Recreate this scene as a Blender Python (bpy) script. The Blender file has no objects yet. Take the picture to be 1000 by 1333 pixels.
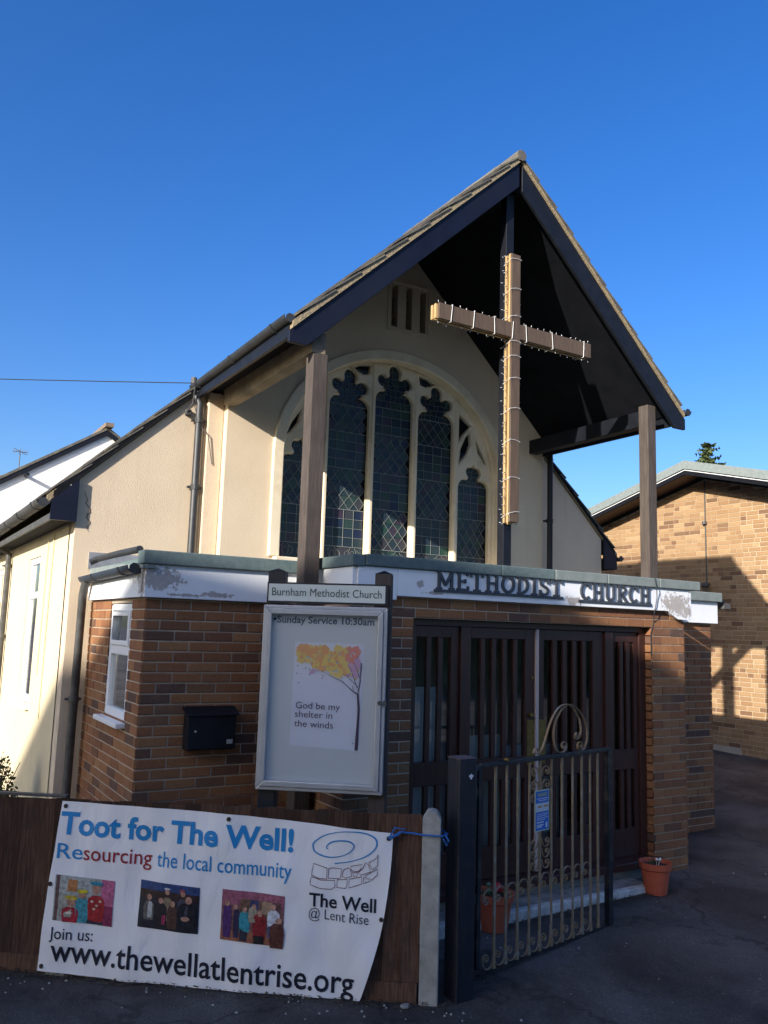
import bpy, bmesh, math, random
from mathutils import Vector, Matrix
R = math.radians
random.seed(7)
scn = bpy.context.scene
COL = scn.collection

# ---------------------------------------------------------------- camera, sky, sun, exposure
YAW, PIT, ROL, FPX = 0.542464565, 0.141474336, -0.0308697075, 1081.6284
CAM = Vector((0, 0, 2.15))
_fw = Vector((math.sin(YAW)*math.cos(PIT), math.cos(YAW)*math.cos(PIT), math.sin(PIT)))
_r0 = Vector((math.cos(YAW), -math.sin(YAW), 0)); _u0 = _r0.cross(_fw)
_r = math.cos(ROL)*_r0 - math.sin(ROL)*_u0
_u = math.sin(ROL)*_r0 + math.cos(ROL)*_u0
cd = bpy.data.cameras.new('camera'); cam = bpy.data.objects.new('camera', cd); COL.objects.link(cam)
mw = Matrix(((_r.x, _u.x, -_fw.x, 0), (_r.y, _u.y, -_fw.y, 0), (_r.z, _u.z, -_fw.z, CAM.z), (0, 0, 0, 1)))
cam.matrix_world = mw
cd.sensor_fit = 'VERTICAL'; cd.sensor_height = 36; cd.lens = FPX/1333*36
cd.clip_start = 0.05; cd.clip_end = 600
scn.camera = cam
SUN = Vector((1, .44, -.42)).normalized()          # direction the light travels
elev = math.asin(-SUN.z); azim = math.atan2(-SUN.x, -SUN.y)
w = bpy.data.worlds.new('World'); scn.world = w; w.use_nodes = True
nt = w.node_tree; nt.nodes.clear()
sky = nt.nodes.new('ShaderNodeTexSky'); sky.sky_type = 'NISHITA'; sky.sun_disc = False
sky.sun_elevation = elev; sky.sun_rotation = azim % (2*math.pi)
sky.air_density = 1.0; sky.dust_density = 2.2; sky.ozone_density = 3.4; sky.altitude = 60
bg = nt.nodes.new('ShaderNodeBackground'); bg.inputs[1].default_value = 0.122
wo = nt.nodes.new('ShaderNodeOutputWorld')
hs = nt.nodes.new('ShaderNodeHueSaturation'); hs.inputs['Saturation'].default_value = 1.32; hs.inputs['Hue'].default_value = .514; nt.links.new(sky.outputs[0], hs.inputs['Color']); nt.links.new(hs.outputs[0], bg.inputs[0]); nt.links.new(bg.outputs[0], wo.inputs[0])
sd = bpy.data.lights.new('sun', 'SUN'); sun = bpy.data.objects.new('sun', sd); COL.objects.link(sun)
sd.energy = 4.4; sd.angle = R(0.5); sd.color = (1, .93, .84)
sun.rotation_euler = SUN.to_track_quat('-Z', 'Y').to_euler(); sun.location = (-20, -10, 20)
scn.view_settings.view_transform = 'Standard'; scn.view_settings.look = 'None'
scn.view_settings.exposure = 0.95; scn.view_settings.gamma = 1
scn.view_settings.use_curve_mapping = False

# ---------------------------------------------------------------- helpers
def proj(P):
    d = Vector(P) - CAM; z = d.dot(_fw)
    if z < .1: return (-9999, -9999, z)
    return (500 + FPX*d.dot(_r)/z, 666.5 - FPX*d.dot(_u)/z, z)

def zg(u, v):
    d = .516*u + .857*v
    return .04*(min(max(d, 3.5), 16) - 5)

class MB:
    """collects polygons"""
    def __init__(s): s.v = []; s.f = []; s.m = []
    def poly(s, pts, mi=0):
        n = len(s.v); s.v += [tuple(p) for p in pts]; s.f.append(tuple(range(n, n+len(pts)))); s.m.append(mi)
    def hexa(s, p, mi=0):   # p: 8 pts, bottom 4 (ccw) top 4
        n = len(s.v); s.v += [tuple(q) for q in p]
        for f in ((3,2,1,0),(4,5,6,7),(0,1,5,4),(1,2,6,5),(2,3,7,6),(3,0,4,7)):
            s.f.append(tuple(n+i for i in f)); s.m.append(mi)
        return s
    def box(s, x0, x1, y0, y1, z0, z1, mi=0):
        return s.hexa([(x0,y0,z0),(x1,y0,z0),(x1,y1,z0),(x0,y1,z0),(x0,y0,z1),(x1,y0,z1),(x1,y1,z1),(x0,y1,z1)], mi)
    def obox(s, O, ax, ay, az, x0, x1, y0, y1, z0, z1, mi=0):
        O = Vector(O)
        P = lambda a, b, c: O + ax*a + ay*b + az*c
        return s.hexa([P(x0,y0,z0),P(x1,y0,z0),P(x1,y1,z0),P(x0,y1,z0),P(x0,y0,z1),P(x1,y0,z1),P(x1,y1,z1),P(x0,y1,z1)], mi)
    def tube(s, pts, r, n=8, mi=0, cap=True, up=None):
        pts = [Vector(p) for p in pts]
        rr = r if isinstance(r, (list, tuple)) else [r]*len(pts)
        base = len(s.v); ref = Vector(up) if up else Vector((0.13, .21, 1)).normalized()
        for i, p in enumerate(pts):
            t = (pts[min(i+1, len(pts)-1)] - pts[max(i-1, 0)])
            if t.length < 1e-9: t = Vector((0,0,1))
            t.normalize()
            a = ref - t*ref.dot(t)
            if a.length < 1e-3: a = Vector((1,0,0)) - t*t.x
            a.normalize(); ref = a; b = t.cross(a)
            for k in range(n):
                q = 2*math.pi*(k+.5)/n
                s.v.append(tuple(p + (a*math.cos(q) + b*math.sin(q))*rr[i]))
        for i in range(len(pts)-1):
            for k in range(n):
                k2 = (k+1) % n
                s.f.append((base+i*n+k, base+i*n+k2, base+(i+1)*n+k2, base+(i+1)*n+k)); s.m.append(mi)
        if cap:
            s.f.append(tuple(base+k for k in reversed(range(n)))); s.m.append(mi)
            s.f.append(tuple(base+(len(pts)-1)*n+k for k in range(n))); s.m.append(mi)
        return s
    def lathe(s, c, prof, n=24, mi=0):
        base = len(s.v)
        for (r, z) in prof:
            for k in range(n):
                q = 2*math.pi*k/n; s.v.append((c[0]+r*math.cos(q), c[1]+r*math.sin(q), c[2]+z))
        for i in range(len(prof)-1):
            for k in range(n):
                k2 = (k+1) % n
                s.f.append((base+i*n+k, base+i*n+k2, base+(i+1)*n+k2, base+(i+1)*n+k)); s.m.append(mi)
        return s
    def prism(s, pts, d, mi=0):      # polygon pts extruded by vector d
        d = Vector(d); a = [Vector(p) for p in pts]; b = [p+d for p in a]; n = len(a)
        s.poly(a, mi); s.poly(list(reversed(b)), mi)
        for i in range(n):
            s.poly([a[(i+1) % n], a[i], b[i], b[(i+1) % n]], mi)
        return s

WL = {}
def reg(o, parent, loc):
    loc = Vector(loc); WL[o.name] = loc
    COL.objects.link(o)
    if parent: o.parent = parent; o.location = loc - WL[parent.name]
    else: o.location = loc

def build(name, mb, mats, parent=None, smooth=False, bevel=0, origin=None, fixn=True):
    if not isinstance(mats, (list, tuple)): mats = [mats]
    vs = mb.v
    if origin is None:
        mn = [min(v[i] for v in vs) for i in range(3)]; mx = [max(v[i] for v in vs) for i in range(3)]
        origin = Vector(((mn[0]+mx[0])/2, (mn[1]+mx[1])/2, mn[2]))
    origin = Vector(origin)
    me = bpy.data.meshes.new(name)
    me.from_pydata([tuple(Vector(v)-origin) for v in vs], [], mb.f)
    for m in mats: me.materials.append(m)
    if len(mats) > 1: me.polygons.foreach_set('material_index', mb.m)
    if fixn or bevel:
        bm = bmesh.new(); bm.from_mesh(me)
        if bevel:
            bmesh.ops.remove_doubles(bm, verts=bm.verts, dist=1e-5)
        if fixn: bmesh.ops.recalc_face_normals(bm, faces=bm.faces)
        bm.to_mesh(me); bm.free()
    if smooth: me.polygons.foreach_set('use_smooth', [True]*len(me.polygons))
    o = bpy.data.objects.new(name, me); reg(o, parent, origin)
    if bevel:
        b = o.modifiers.new('bevel', 'BEVEL'); b.width = bevel; b.segments = 2; b.limit_method = 'ANGLE'; b.angle_limit = R(35)
    if smooth:
        try:
            me.set_sharp_from_angle(angle=R(40))
        except Exception: pass
    return o

def tag(o, label=None, cat=None, group=None, kind=None):
    if label: o['label'] = label
    if cat: o['category'] = cat
    if group: o['group'] = group
    if kind: o['kind'] = kind
    return o

def thing(name, loc, label, cat, group=None):
    o = bpy.data.objects.new(name, None); o.empty_display_size = .2
    reg(o, None, loc); return tag(o, label, cat, group)

def fillcurve(name, loops, O, ax, ay, depth, mat, parent, bevel=0.0, bseg=1):
    """filled 2D outlines with holes, extruded; local (x,y) -> O + ax*x + ay*y ; extrudes both ways by depth"""
    cu = bpy.data.curves.new(name, 'CURVE'); cu.dimensions = '2D'; cu.fill_mode = 'BOTH'
    cu.extrude = depth - bevel; cu.bevel_depth = bevel; cu.bevel_resolution = bseg-1; cu.offset = -bevel
    for L in loops:
        sp = cu.splines.new('POLY'); sp.points.add(len(L)-1)
        for i, p in enumerate(L): sp.points[i].co = (p[0], p[1], 0, 1)
        sp.use_cyclic_u = True
    to = bpy.data.objects.new('tmp', cu); COL.objects.link(to)
    bpy.context.view_layer.update()
    dg = bpy.context.evaluated_depsgraph_get()
    me = bpy.data.meshes.new_from_object(to.evaluated_get(dg))
    bpy.data.objects.remove(to); bpy.data.curves.remove(cu)
    n = ax.cross(ay)
    mb = MB()
    mb.v = [tuple(Vector(O) + ax*v.co.x + ay*v.co.y + n*v.co.z) for v in me.vertices]
    mb.f = [tuple(p.vertices) for p in me.polygons]; mb.m = [0]*len(mb.f)
    bpy.data.meshes.remove(me)
    return build(name, mb, mat, parent)

def textmesh(body, bold=0.0, spacing=1.0):
    """returns verts(2D), faces, cap height"""
    def one(t):
        cu = bpy.data.curves.new('t', 'FONT'); cu.body = t; cu.size = 1; cu.offset = bold; cu.resolution_u = 3; cu.space_character = spacing
        o = bpy.data.objects.new('t', cu); COL.objects.link(o); bpy.context.view_layer.update()
        me = bpy.data.meshes.new_from_object(o.evaluated_get(bpy.context.evaluated_depsgraph_get()))
        bpy.data.objects.remove(o); bpy.data.curves.remove(cu); return me
    h = one('H'); cap = max(v.co.y for v in h.vertices); bpy.data.meshes.remove(h)
    me = one(body)
    bm = bmesh.new(); bm.from_mesh(me); bpy.data.meshes.remove(me)
    bmesh.ops.triangulate(bm, faces=bm.faces)
    return bm, cap

def text(name, body, s0, z0, s1, z1, cap, fn, mat, parent, bold=0.0, slant=0.0, off=.003, sub=0, minclear=None):
    """lay text from (s0,z0) to (s1,z1) baseline in a plane given by fn(s,z,off)"""
    bm, c = textmesh(body, bold)
    xs = [v.co.x for v in bm.verts]; x0, x1 = min(xs), max(xs)
    kx = (s1-s0)/(x1-x0); ky = cap/c
    for v in bm.verts:
        x = (v.co.x-x0)*kx; y = v.co.y*ky
        v.co = (s0 + x + slant*y, z0 + (z1-z0)*x/(s1-s0) + y, 0)
    if sub:
        for _ in range(2):
            E = [e for e in bm.edges if e.calc_length() > sub]
            if not E: break
            bmesh.ops.subdivide_edges(bm, edges=E, cuts=1)
            bmesh.ops.triangulate(bm, faces=bm.faces)
    mb = MB(); bm.verts.index_update()
    mb.v = [tuple(fn(v.co.x, v.co.y, off)) for v in bm.verts]
    mb.f = [tuple(v.index for v in f.verts) for f in bm.faces]; mb.m = [0]*len(mb.f)
    bm.free()
    return build(name, mb, mat, parent, fixn=False)

# ---------------------------------------------------------------- materials
MATS = {}
def newmat(name):
    m = bpy.data.materials.new(name); m.use_nodes = True
    n = m.node_tree; b = n.nodes['Principled BSDF']; MATS[name] = m
    return m, n, b
def N(n, t, **kw):
    x = n.nodes.new(t)
    for k, v in kw.items(): setattr(x, k, v)
    return x
def pos(n):
    return N(n, 'ShaderNodeNewGeometry').outputs['Position']
def mix(n, fac, a, b, blend='MIX'):
    x = N(n, 'ShaderNodeMix', data_type='RGBA', blend_type=blend)
    if hasattr(fac, 'is_linked'): n.links.new(fac, x.inputs[0])
    else: x.inputs[0].default_value = fac
    for s, q in ((a, x.inputs[6]), (b, x.inputs[7])):
        if hasattr(s, 'is_linked'): n.links.new(s, q)
        else: q.default_value = (*s, 1) if len(s) == 3 else s
    return x.outputs[2]
def noise(n, scale, detail=4, rough=.6, vec=None, dist=0):
    x = N(n, 'ShaderNodeTexNoise'); x.inputs['Scale'].default_value = scale
    x.inputs['Detail'].default_value = detail; x.inputs['Roughness'].default_value = rough
    x.inputs['Distortion'].default_value = dist
    n.links.new(vec or pos(n), x.inputs['Vector']); return x.outputs['Fac']
def ramp(n, fac, stops, interp='LINEAR'):
    x = N(n, 'ShaderNodeValToRGB'); x.color_ramp.interpolation = interp
    e = x.color_ramp.elements
    while len(e) < len(stops): e.new(.5)
    for q, (p_, c) in zip(e, stops):
        q.position = p_; q.color = (*c, 1) if len(c) == 3 else c
    n.links.new(fac, x.inputs[0]); return x.outputs[0]
def bump(n, b, h, strength, dist=.01, prev=None):
    x = N(n, 'ShaderNodeBump'); x.inputs['Strength'].default_value = strength; x.inputs['Distance'].default_value = dist
    n.links.new(h, x.inputs['Height'])
    if prev: n.links.new(prev, x.inputs['Normal'])
    n.links.new(x.outputs[0], b.inputs['Normal']); return x.outputs[0]
def math_(n, op, a, b=None):
    x = N(n, 'ShaderNodeMath', operation=op)
    for i, q in enumerate((a, b)):
        if q is None: continue
        if hasattr(q, 'is_linked'): n.links.new(q, x.inputs[i])
        else: x.inputs[i].default_value = q
    return x.outputs[0]

def M(name, c, c2=None, scale=8, rough=.7, bs=0, bscale=60, bdist=.004, metal=0, spec=.5, stretch=None, detail=4, lo=.35, hi=.65, c3=None, scale3=1.2):
    m, n, b = newmat(name)
    vec = None
    if stretch:
        mp = N(n, 'ShaderNodeMapping'); mp.inputs['Scale'].default_value = stretch; n.links.new(pos(n), mp.inputs[0]); vec = mp.outputs[0]
    b.inputs['Roughness'].default_value = rough; b.inputs['Metallic'].default_value = metal
    b.inputs['Specular IOR Level'].default_value = spec
    if c2:
        col = ramp(n, noise(n, scale, detail, .62, vec), [(lo, c), (hi, c2)])
        if c3: col = mix(n, ramp(n, noise(n, scale3, 5, .65), [(.48, (0,0,0)), (.7, (1,1,1))]), col, c3)
        n.links.new(col, b.inputs['Base Color'])
    else: b.inputs['Base Color'].default_value = (*c, 1)
    if bs: bump(n, b, noise(n, bscale, 3, .6, vec), bs, bdist)
    return m

def brickmat(name, stops, dark=.5):
    m, n, b = newmat(name); b.inputs['Roughness'].default_value = .88; b.inputs['Specular IOR Level'].default_value = .25
    oi = N(n, 'ShaderNodeObjectInfo').outputs['Random']; ge = N(n, 'ShaderNodeNewGeometry').outputs['Random Per Island']
    isl = math_(n, 'FRACT', math_(n, 'ADD', oi, ge))
    col = ramp(n, isl, stops)
    fine = noise(n, 55, 5, .7)
    col = mix(n, .35, col, mix(n, 1, col, ramp(n, fine, [(.3, (.35,.3,.28)), (.7, (1.5,1.45,1.35))]), 'MULTIPLY'))
    big = noise(n, 9, 4, .6)
    col = mix(n, ramp(n, big, [(.56, (0,0,0)), (.8, (.4,.4,.4))]), col, (.36,.21,.12))
    n.links.new(col, b.inputs['Base Color'])
    bump(n, b, noise(n, 160, 4, .7), .5, .003)
    return m
BRK = brickmat('red_brown_brick', [(0, (.235,.105,.050)), (.2, (.285,.135,.062)), (.38, (.20,.088,.047)), (.52, (.30,.155,.072)), (.66, (.24,.105,.050)), (.8, (.15,.078,.05)), (.9, (.095,.06,.048)), (1, (.29,.15,.07))])
BRK2 = brickmat('buff_orange_brick', [(0, (.31,.195,.098)), (.25, (.36,.235,.125)), (.5, (.29,.175,.088)), (.7, (.40,.275,.15)), (.86, (.22,.125,.068)), (.94, (.165,.095,.055)), (1, (.34,.22,.115))])
MOR = M('mortar', (.38,.31,.225), (.47,.39,.29), 20, .95, .4, 200)
MOR2 = M('pale_mortar', (.42,.34,.23), (.50,.41,.29), 20, .95, .4, 200)
VMOR = M('verge_mortar', (.36,.28,.16), (.22,.18,.12), 30, .95, .8, 90, .01)

def rendermat(name, c, c2, dirt, scale=38):
    m, n, b = newmat(name); b.inputs['Roughness'].default_value = .92; b.inputs['Specular IOR Level'].default_value = .2
    col = ramp(n, noise(n, 1.6, 5, .62), [(.3, c), (.7, c2)])
    mp = N(n, 'ShaderNodeMapping'); mp.inputs['Scale'].default_value = (5, 5, .35); n.links.new(pos(n), mp.inputs[0])
    st = ramp(n, noise(n, 1.4, 5, .6, mp.outputs[0]), [(.56, (0,0,0)), (.8, (.42,.42,.42))])
    col = mix(n, st, col, dirt)
    n.links.new(col, b.inputs['Base Color'])
    b1 = bump(n, b, noise(n, scale, 3, .6), .5, .006)
    bump(n, b, noise(n, scale*4, 2, .5), .3, .003, b1)
    return m
CREAM = rendermat('cream_textured_render', (.60,.485,.345), (.67,.55,.40), (.46,.37,.26), 75)
CREAMS = rendermat('pale_yellow_render', (.64,.545,.355), (.68,.58,.385), (.50,.43,.28), 60)
STONE = M('cream_painted_stone', (.70,.60,.43), (.76,.66,.49), 3, .75, .15, 80, .002, c3=(.60,.49,.33), scale3=2.5)
WROUGH = rendermat('white_pebbledash', (.78,.78,.76), (.84,.84,.82), (.6,.6,.58), 14)

def paintmat():
    m, n, b = newmat('peeling_white_paint'); b.inputs['Roughness'].default_value = .45
    base = ramp(n, noise(n, 2.5, 5, .6), [(.3, (.74,.76,.78)), (.7, (.82,.83,.83))])
    masks = []
    for (x, y, z, sx, sy, sz) in ((1.72,5.98,2.47,.17,.3,.085), (1.60,6.02,2.42,.05,.07,.12), (2.16,5.98,2.375,.12,.2,.02), (1.95,5.98,2.36,.16,.2,.012),
                                  (6.33,5.22,2.47,.20,.3,.085), (6.50,5.22,2.40,.10,.3,.05), (5.03,5.22,2.445,.10,.3,.035), (3.60,5.22,2.44,.09,.2,.012), (3.48,5.22,2.50,.03,.2,.03)):
        mp = N(n, 'ShaderNodeMapping'); mp.vector_type = 'POINT'
        mp.inputs['Scale'].default_value = (1/sx, 1/sy, 1/sz); mp.inputs['Location'].default_value = (-x/sx, -y/sy, -z/sz)
        n.links.new(pos(n), mp.inputs[0])
        ln = N(n, 'ShaderNodeVectorMath', operation='LENGTH'); n.links.new(mp.outputs[0], ln.inputs[0])
        masks.append(ln.outputs['Value'])
    k = masks[0]
    for q in masks[1:]: k = math_(n, 'MINIMUM', k, q)
    k = math_(n, 'ADD', k, math_(n, 'MULTIPLY', math_(n, 'SUBTRACT', noise(n, 22, 8, .72), .5), 4.2))
    edge = ramp(n, k, [(.86, (1,1,1)), (.9, (0,0,0))])
    wood = ramp(n, noise(n, 40, 4, .6), [(.3, (.34,.31,.29)), (.7, (.46,.42,.39))])
    n.links.new(mix(n, edge, base, wood), b.inputs['Base Color'])
    bump(n, b, edge, .6, -.004)
    return m
WPAINT = paintmat()
GREEN = M('grey_green_felt', (.085,.125,.125), (.12,.165,.165), 30, .85, .5, 300, .003)
GREENL = M('grey_green_trim', (.165,.195,.185), (.21,.24,.228), 14, .8, .3, 120, .003)
BLK = M('black_gloss_paint', (.005,.006,.010), (.009,.011,.017), 8, .5, .3, 60, .004, spec=.3)
NAVY = M('navy_paint_and_sky_tint', (.003,.0045,.014), (.005,.007,.020), 5, .5, .25, 60, .004, c3=(.008,.010,.02), spec=.3)  # left bargeboard is black; its navy is sky reflection put into the colour
SOFF = M('black_soffit_paint', (.004,.005,.007), (.008,.009,.013), 4, .8, .1, 30, .003, spec=.15)
PIPE = M('dark_grey_plastic', (.022,.024,.026), (.036,.038,.04), 12, .5, .05, 50, .002)
GUT = M('weathered_grey_plastic', (.045,.046,.045), (.085,.083,.078), 10, .6, .05, 50, .002)
BLUEPIPE = M('slate_blue_painted_pipe', (.022,.033,.05), (.035,.05,.07), 10, .5)
POST = M('weathered_brown_timber', (.050,.038,.031), (.088,.069,.057), 7, .8, .35, 30, .003, stretch=(9,9,.7), c3=(.042,.032,.027))
BEAM = M('tan_stained_beam', (.24,.18,.11), (.36,.28,.18), 5, .8, .3, 50, .003, c3=(.03,.027,.025))
XFR = M('brown_cross_board', (.085,.056,.036), (.115,.078,.050), 5, .6, .2, 60, .002, stretch=(6,6,1))
XSD = M('pine_cross_strip', (.44,.29,.13), (.53,.36,.17), 9, .55, .2, 60, .002, stretch=(6,6,.6))
TIE = M('white_cable_tie', (.75,.75,.72), rough=.4)
WIRE = M('dark_green_wire', (.02,.025,.02), rough=.6)
BULB = M('clear_bulb_plastic', (.55,.57,.6), rough=.15)
TILE = M('dark_concrete_tile', (.075,.07,.065), (.13,.12,.105), 6, .9, .6, 60, .005, c3=(.18,.17,.12), scale3=4)
DOORW = M('mahogany_door_paint', (.036,.0135,.010), (.055,.02,.014), 4, .42, .1, 40, .002, stretch=(8,8,1))
BRASS = M('worn_brass', (.28,.18,.06), (.20,.13,.045), 30, .5, metal=.9)
ALU = M('brushed_aluminium', (.50,.52,.54), (.58,.60,.62), 6, .38, .05, 200, .001, metal=.55)
UPVC = M('white_upvc', (.80,.81,.82), rough=.3)
CONC = M('aged_concrete', (.30,.29,.255), (.40,.385,.34), 9, .92, .5, 110, .004, c3=(.22,.215,.18), scale3=5)
SLAB = M('step_concrete', (.20,.195,.18), (.28,.27,.245), 9, .92, .5, 110, .004, c3=(.12,.115,.10), scale3=5)
FENCE = M('brown_fence_board', (.070,.038,.025), (.125,.070,.045), 5, .85, .5, 30, .004, stretch=(14,14,1), c3=(.05,.03,.022), scale3=3)
def fencemat():
    m, n, b = newmat('weathered_fence_board'); b.inputs['Roughness'].default_value = .9; b.inputs['Specular IOR Level'].default_value = .2
    mp = N(n, 'ShaderNodeMapping'); mp.inputs['Scale'].default_value = (14,14,1); n.links.new(pos(n), mp.inputs[0])
    g_ = noise(n, 6, 6, .65, mp.outputs[0])
    col = ramp(n, g_, [(.3, (.045,.028,.020)), (.5, (.085,.05,.034)), (.7, (.13,.082,.06))])
    rnd_ = ramp(n, N(n, 'ShaderNodeObjectInfo').outputs['Random'], [(0, (.55,.5,.5)), (.5, (.95,.9,.85)), (1, (1.4,1.25,1.15))])
    col = mix(n, 1, col, rnd_, 'MULTIPLY')
    col = mix(n, ramp(n, noise(n, 4, 5, .65), [(.55, (0,0,0)), (.75, (.7,.7,.7))]), col, (.035,.032,.024))
    n.links.new(col, b.inputs['Base Color']); bump(n, b, g_, .6, .004); return m
FENCE = fencemat()
LEAD = M('lead_flashing', (.22,.23,.25), (.32,.33,.35), 10, .55, .3, 30, .004, metal=.3)
CAME = M('lead_came', (.20,.22,.21), rough=.5)
TERRA = M('terracotta', (.44,.085,.038), (.50,.11,.05), 12, .7, .1, 90, .001, c3=(.36,.10,.05))
SOIL = M('dark_soil', (.03,.022,.015), (.06,.045,.03), 40, 1, 1, 60, .01)
GPAINT = M('old_gold_paint', (.30,.20,.095), (.21,.155,.10), 30, .6, .3, 200, .001, c3=(.30,.27,.22), scale3=12)
GBLK = M('gate_black_paint', (.006,.008,.012), (.011,.014,.02), 8, .45, .2, 60, .003, c3=(.06,.05,.04), scale3=14)
GPOST = M('gate_post_black_paint', (.005,.007,.013), (.011,.014,.022), 6, .5, .4, 30, .004, stretch=(14,14,1), c3=(.028,.022,.024), scale3=7)
KERBW = M('whitewashed_kerb', (.62,.63,.60), (.46,.46,.43), 14, .9, .5, 90, .004, c3=(.3,.29,.25), scale3=9)
DARK = M('dark_interior', (.05,.05,.048), (.07,.068,.06), 2, .9)
PALEIN = M('pale_interior_wall', (.42,.45,.44), rough=.9)
SLATE = M('brown_roof_tile_far', (.15,.11,.08), (.21,.16,.11), 10, .9)
ROPE = M('blue_rope', (.02,.12,.36), rough=.8)
RUBBISH = M('pale_stone_chips', (.26,.25,.22), (.42,.41,.36), 30, .9)
def flat(name, c, rough=.6): return M(name, c, rough=rough)
INKB = flat('cyan_blue_ink', (.006,.22,.52)); INKR = flat('red_ink', (.30,.012,.02)); INKK = flat('dark_navy_ink', (.006,.008,.022)); INKN = flat('maroon_line_ink', (.14,.02,.025))
INKG = flat('green_grey_ink', (.022,.055,.045)); INKS = flat('blue_grey_vinyl', (.10,.14,.21)); INKP = flat('purple_grey_ink', (.085,.06,.105))

def banmat():
    m, n, b = newmat('white_vinyl_banner'); b.inputs['Roughness'].default_value = .42
    n.links.new(ramp(n, noise(n, 3, 4, .6), [(.3, (.79,.78,.78)), (.7, (.85,.84,.83))]), b.inputs['Base Color'])
    mp = N(n, 'ShaderNodeMapping'); mp.inputs['Scale'].default_value = (1,1,.55); mp.inputs['Rotation'].default_value = (0,0,.4); n.links.new(pos(n), mp.inputs[0])
    bump(n, b, noise(n, 4.5, 4, .5, mp.outputs[0], .5), .6, .035)
    return m
BANNER = banmat()

def asphalt():
    m, n, b = newmat('asphalt'); b.inputs['Specular IOR Level'].default_value = .35
    base = ramp(n, noise(n, 90, 4, .75), [(.32, (.052,.047,.043)), (.55, (.102,.093,.085)), (.74, (.205,.19,.175))])
    big = ramp(n, noise(n, .9, 6, .62, None, .5), [(.40, (.55,.53,.52)), (.52, (1,1,1)), (.66, (1.45,1.47,1.52))])
    col = mix(n, 1, base, big, 'MULTIPLY')
    st = ramp(n, noise(n, 2.6, 6, .7), [(.60, (0,0,0)), (.68, (.55,.55,.55))])
    col = mix(n, st, col, (.026,.026,.027))
    vo = N(n, 'ShaderNodeTexVoronoi', feature='DISTANCE_TO_EDGE'); vo.inputs['Scale'].default_value = .55
    dn = N(n, 'ShaderNodeTexNoise'); dn.inputs['Scale'].default_value = 3; dn.inputs['Detail'].default_value = 6; n.links.new(pos(n), dn.inputs['Vector'])
    va = N(n, 'ShaderNodeVectorMath', operation='MULTIPLY_ADD'); n.links.new(dn.outputs['Color'], va.inputs[0]); va.inputs[1].default_value = (.7,.7,.7); n.links.new(pos(n), va.inputs[2])
    n.links.new(va.outputs[0], vo.inputs['Vector'])
    cr = ramp(n, vo.outputs['Distance'], [(.002, (.65,.65,.65)), (.012, (0,0,0))])
    col = mix(n, cr, col, (.018,.017,.016))
    gr = ramp(n, noise(n, 240, 2, .5), [(.66, (0,0,0)), (.74, (.5,.5,.5))]); col = mix(n, gr, col, (.33,.32,.30))
    n.links.new(col, b.inputs['Base Color'])
    n.links.new(ramp(n, noise(n, 1.7, 4, .6), [(.4, (.72,.72,.72)), (.6, (.92,.92,.92))]), b.inputs['Roughness'])
    b1 = bump(n, b, noise(n, 130, 4, .8), .9, .012)
    bump(n, b, noise(n, 6, 4, .6), .25, .02, b1)
    return m
ASPH = asphalt()

def glassmat(name, tint=(.8,.85,.85), refl=.9, rough=.01, extra=.04):
    m, n, b = newmat(name); n.nodes.remove(b); out = n.nodes['Material Output']
    tr = N(n, 'ShaderNodeBsdfTransparent'); tr.inputs[0].default_value = (*tint, 1)
    gl = N(n, 'ShaderNodeBsdfGlossy'); gl.inputs['Roughness'].default_value = rough; gl.inputs[0].default_value = (.95,.97,1,1)
    fr = N(n, 'ShaderNodeFresnel'); fr.inputs[0].default_value = 1.5
    f2 = math_(n, 'ADD', math_(n, 'MULTIPLY', fr.outputs[0], refl*2.0), extra)
    mx = N(n, 'ShaderNodeMixShader'); n.links.new(f2, mx.inputs[0]); n.links.new(tr.outputs[0], mx.inputs[1]); n.links.new(gl.outputs[0], mx.inputs[2])
    n.links.new(mx.outputs[0], out.inputs[0]); return m
GLASS = glassmat('window_glass', extra=.08); BGLASS = glassmat('notice_board_glass', (.97,.98,.98), .35, .02, .0)

def stained():
    m, n, b = newmat('stained_glass_pane'); b.inputs['Roughness'].default_value = .25; b.inputs['Specular IOR Level'].default_value = .28
    oi = N(n, 'ShaderNodeObjectInfo').outputs['Random']; ge = N(n, 'ShaderNodeNewGeometry').outputs['Random Per Island']
    r = math_(n, 'FRACT', math_(n, 'ADD', oi, ge))
    col = ramp(n, r, [(0, (.018,.03,.045)), (.2, (.03,.05,.055)), (.4, (.012,.02,.05)), (.55, (.025,.055,.045)), (.7, (.04,.05,.055)), (.82, (.045,.03,.05)), (.9, (.03,.07,.05)), (1, (.012,.02,.03))])
    n.links.new(col, b.inputs['Base Color'])
    bump(n, b, noise(n, 25, 3, .6), .35, .004)
    return m
STAIN = stained()
FOL = M('evergreen_foliage', (.06,.09,.03), (.11,.14,.05), 8, .8)
FOL2 = M('olive_shrub_leaf', (.035,.05,.012), (.075,.085,.022), 8, .8)
BARK = M('brown_bark', (.08,.055,.04), (.12,.09,.065), 20, .9, .6, 40, .01)

# ---------------------------------------------------------------- ground
g = MB(); fwd = Vector((.516, .857, 0)).normalized(); sid = Vector((fwd.y, -fwd.x, 0))
ds = [-150, 3.5, 16, 250]
for a, b_ in zip(ds, ds[1:]):
    za, zb = .04*(min(max(a,3.5),16)-5), .04*(min(max(b_,3.5),16)-5)
    P = lambda d, s, z: tuple(fwd*d + sid*s + Vector((0,0,z)))
    g.poly([P(a,-200,za), P(a,200,za), P(b_,200,zb), P(b_,-200,zb)])
tag(build('asphalt_ground', g, ASPH, origin=(0,0,0)), 'dark worn asphalt of the street and church driveway', None, kind='structure')

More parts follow.
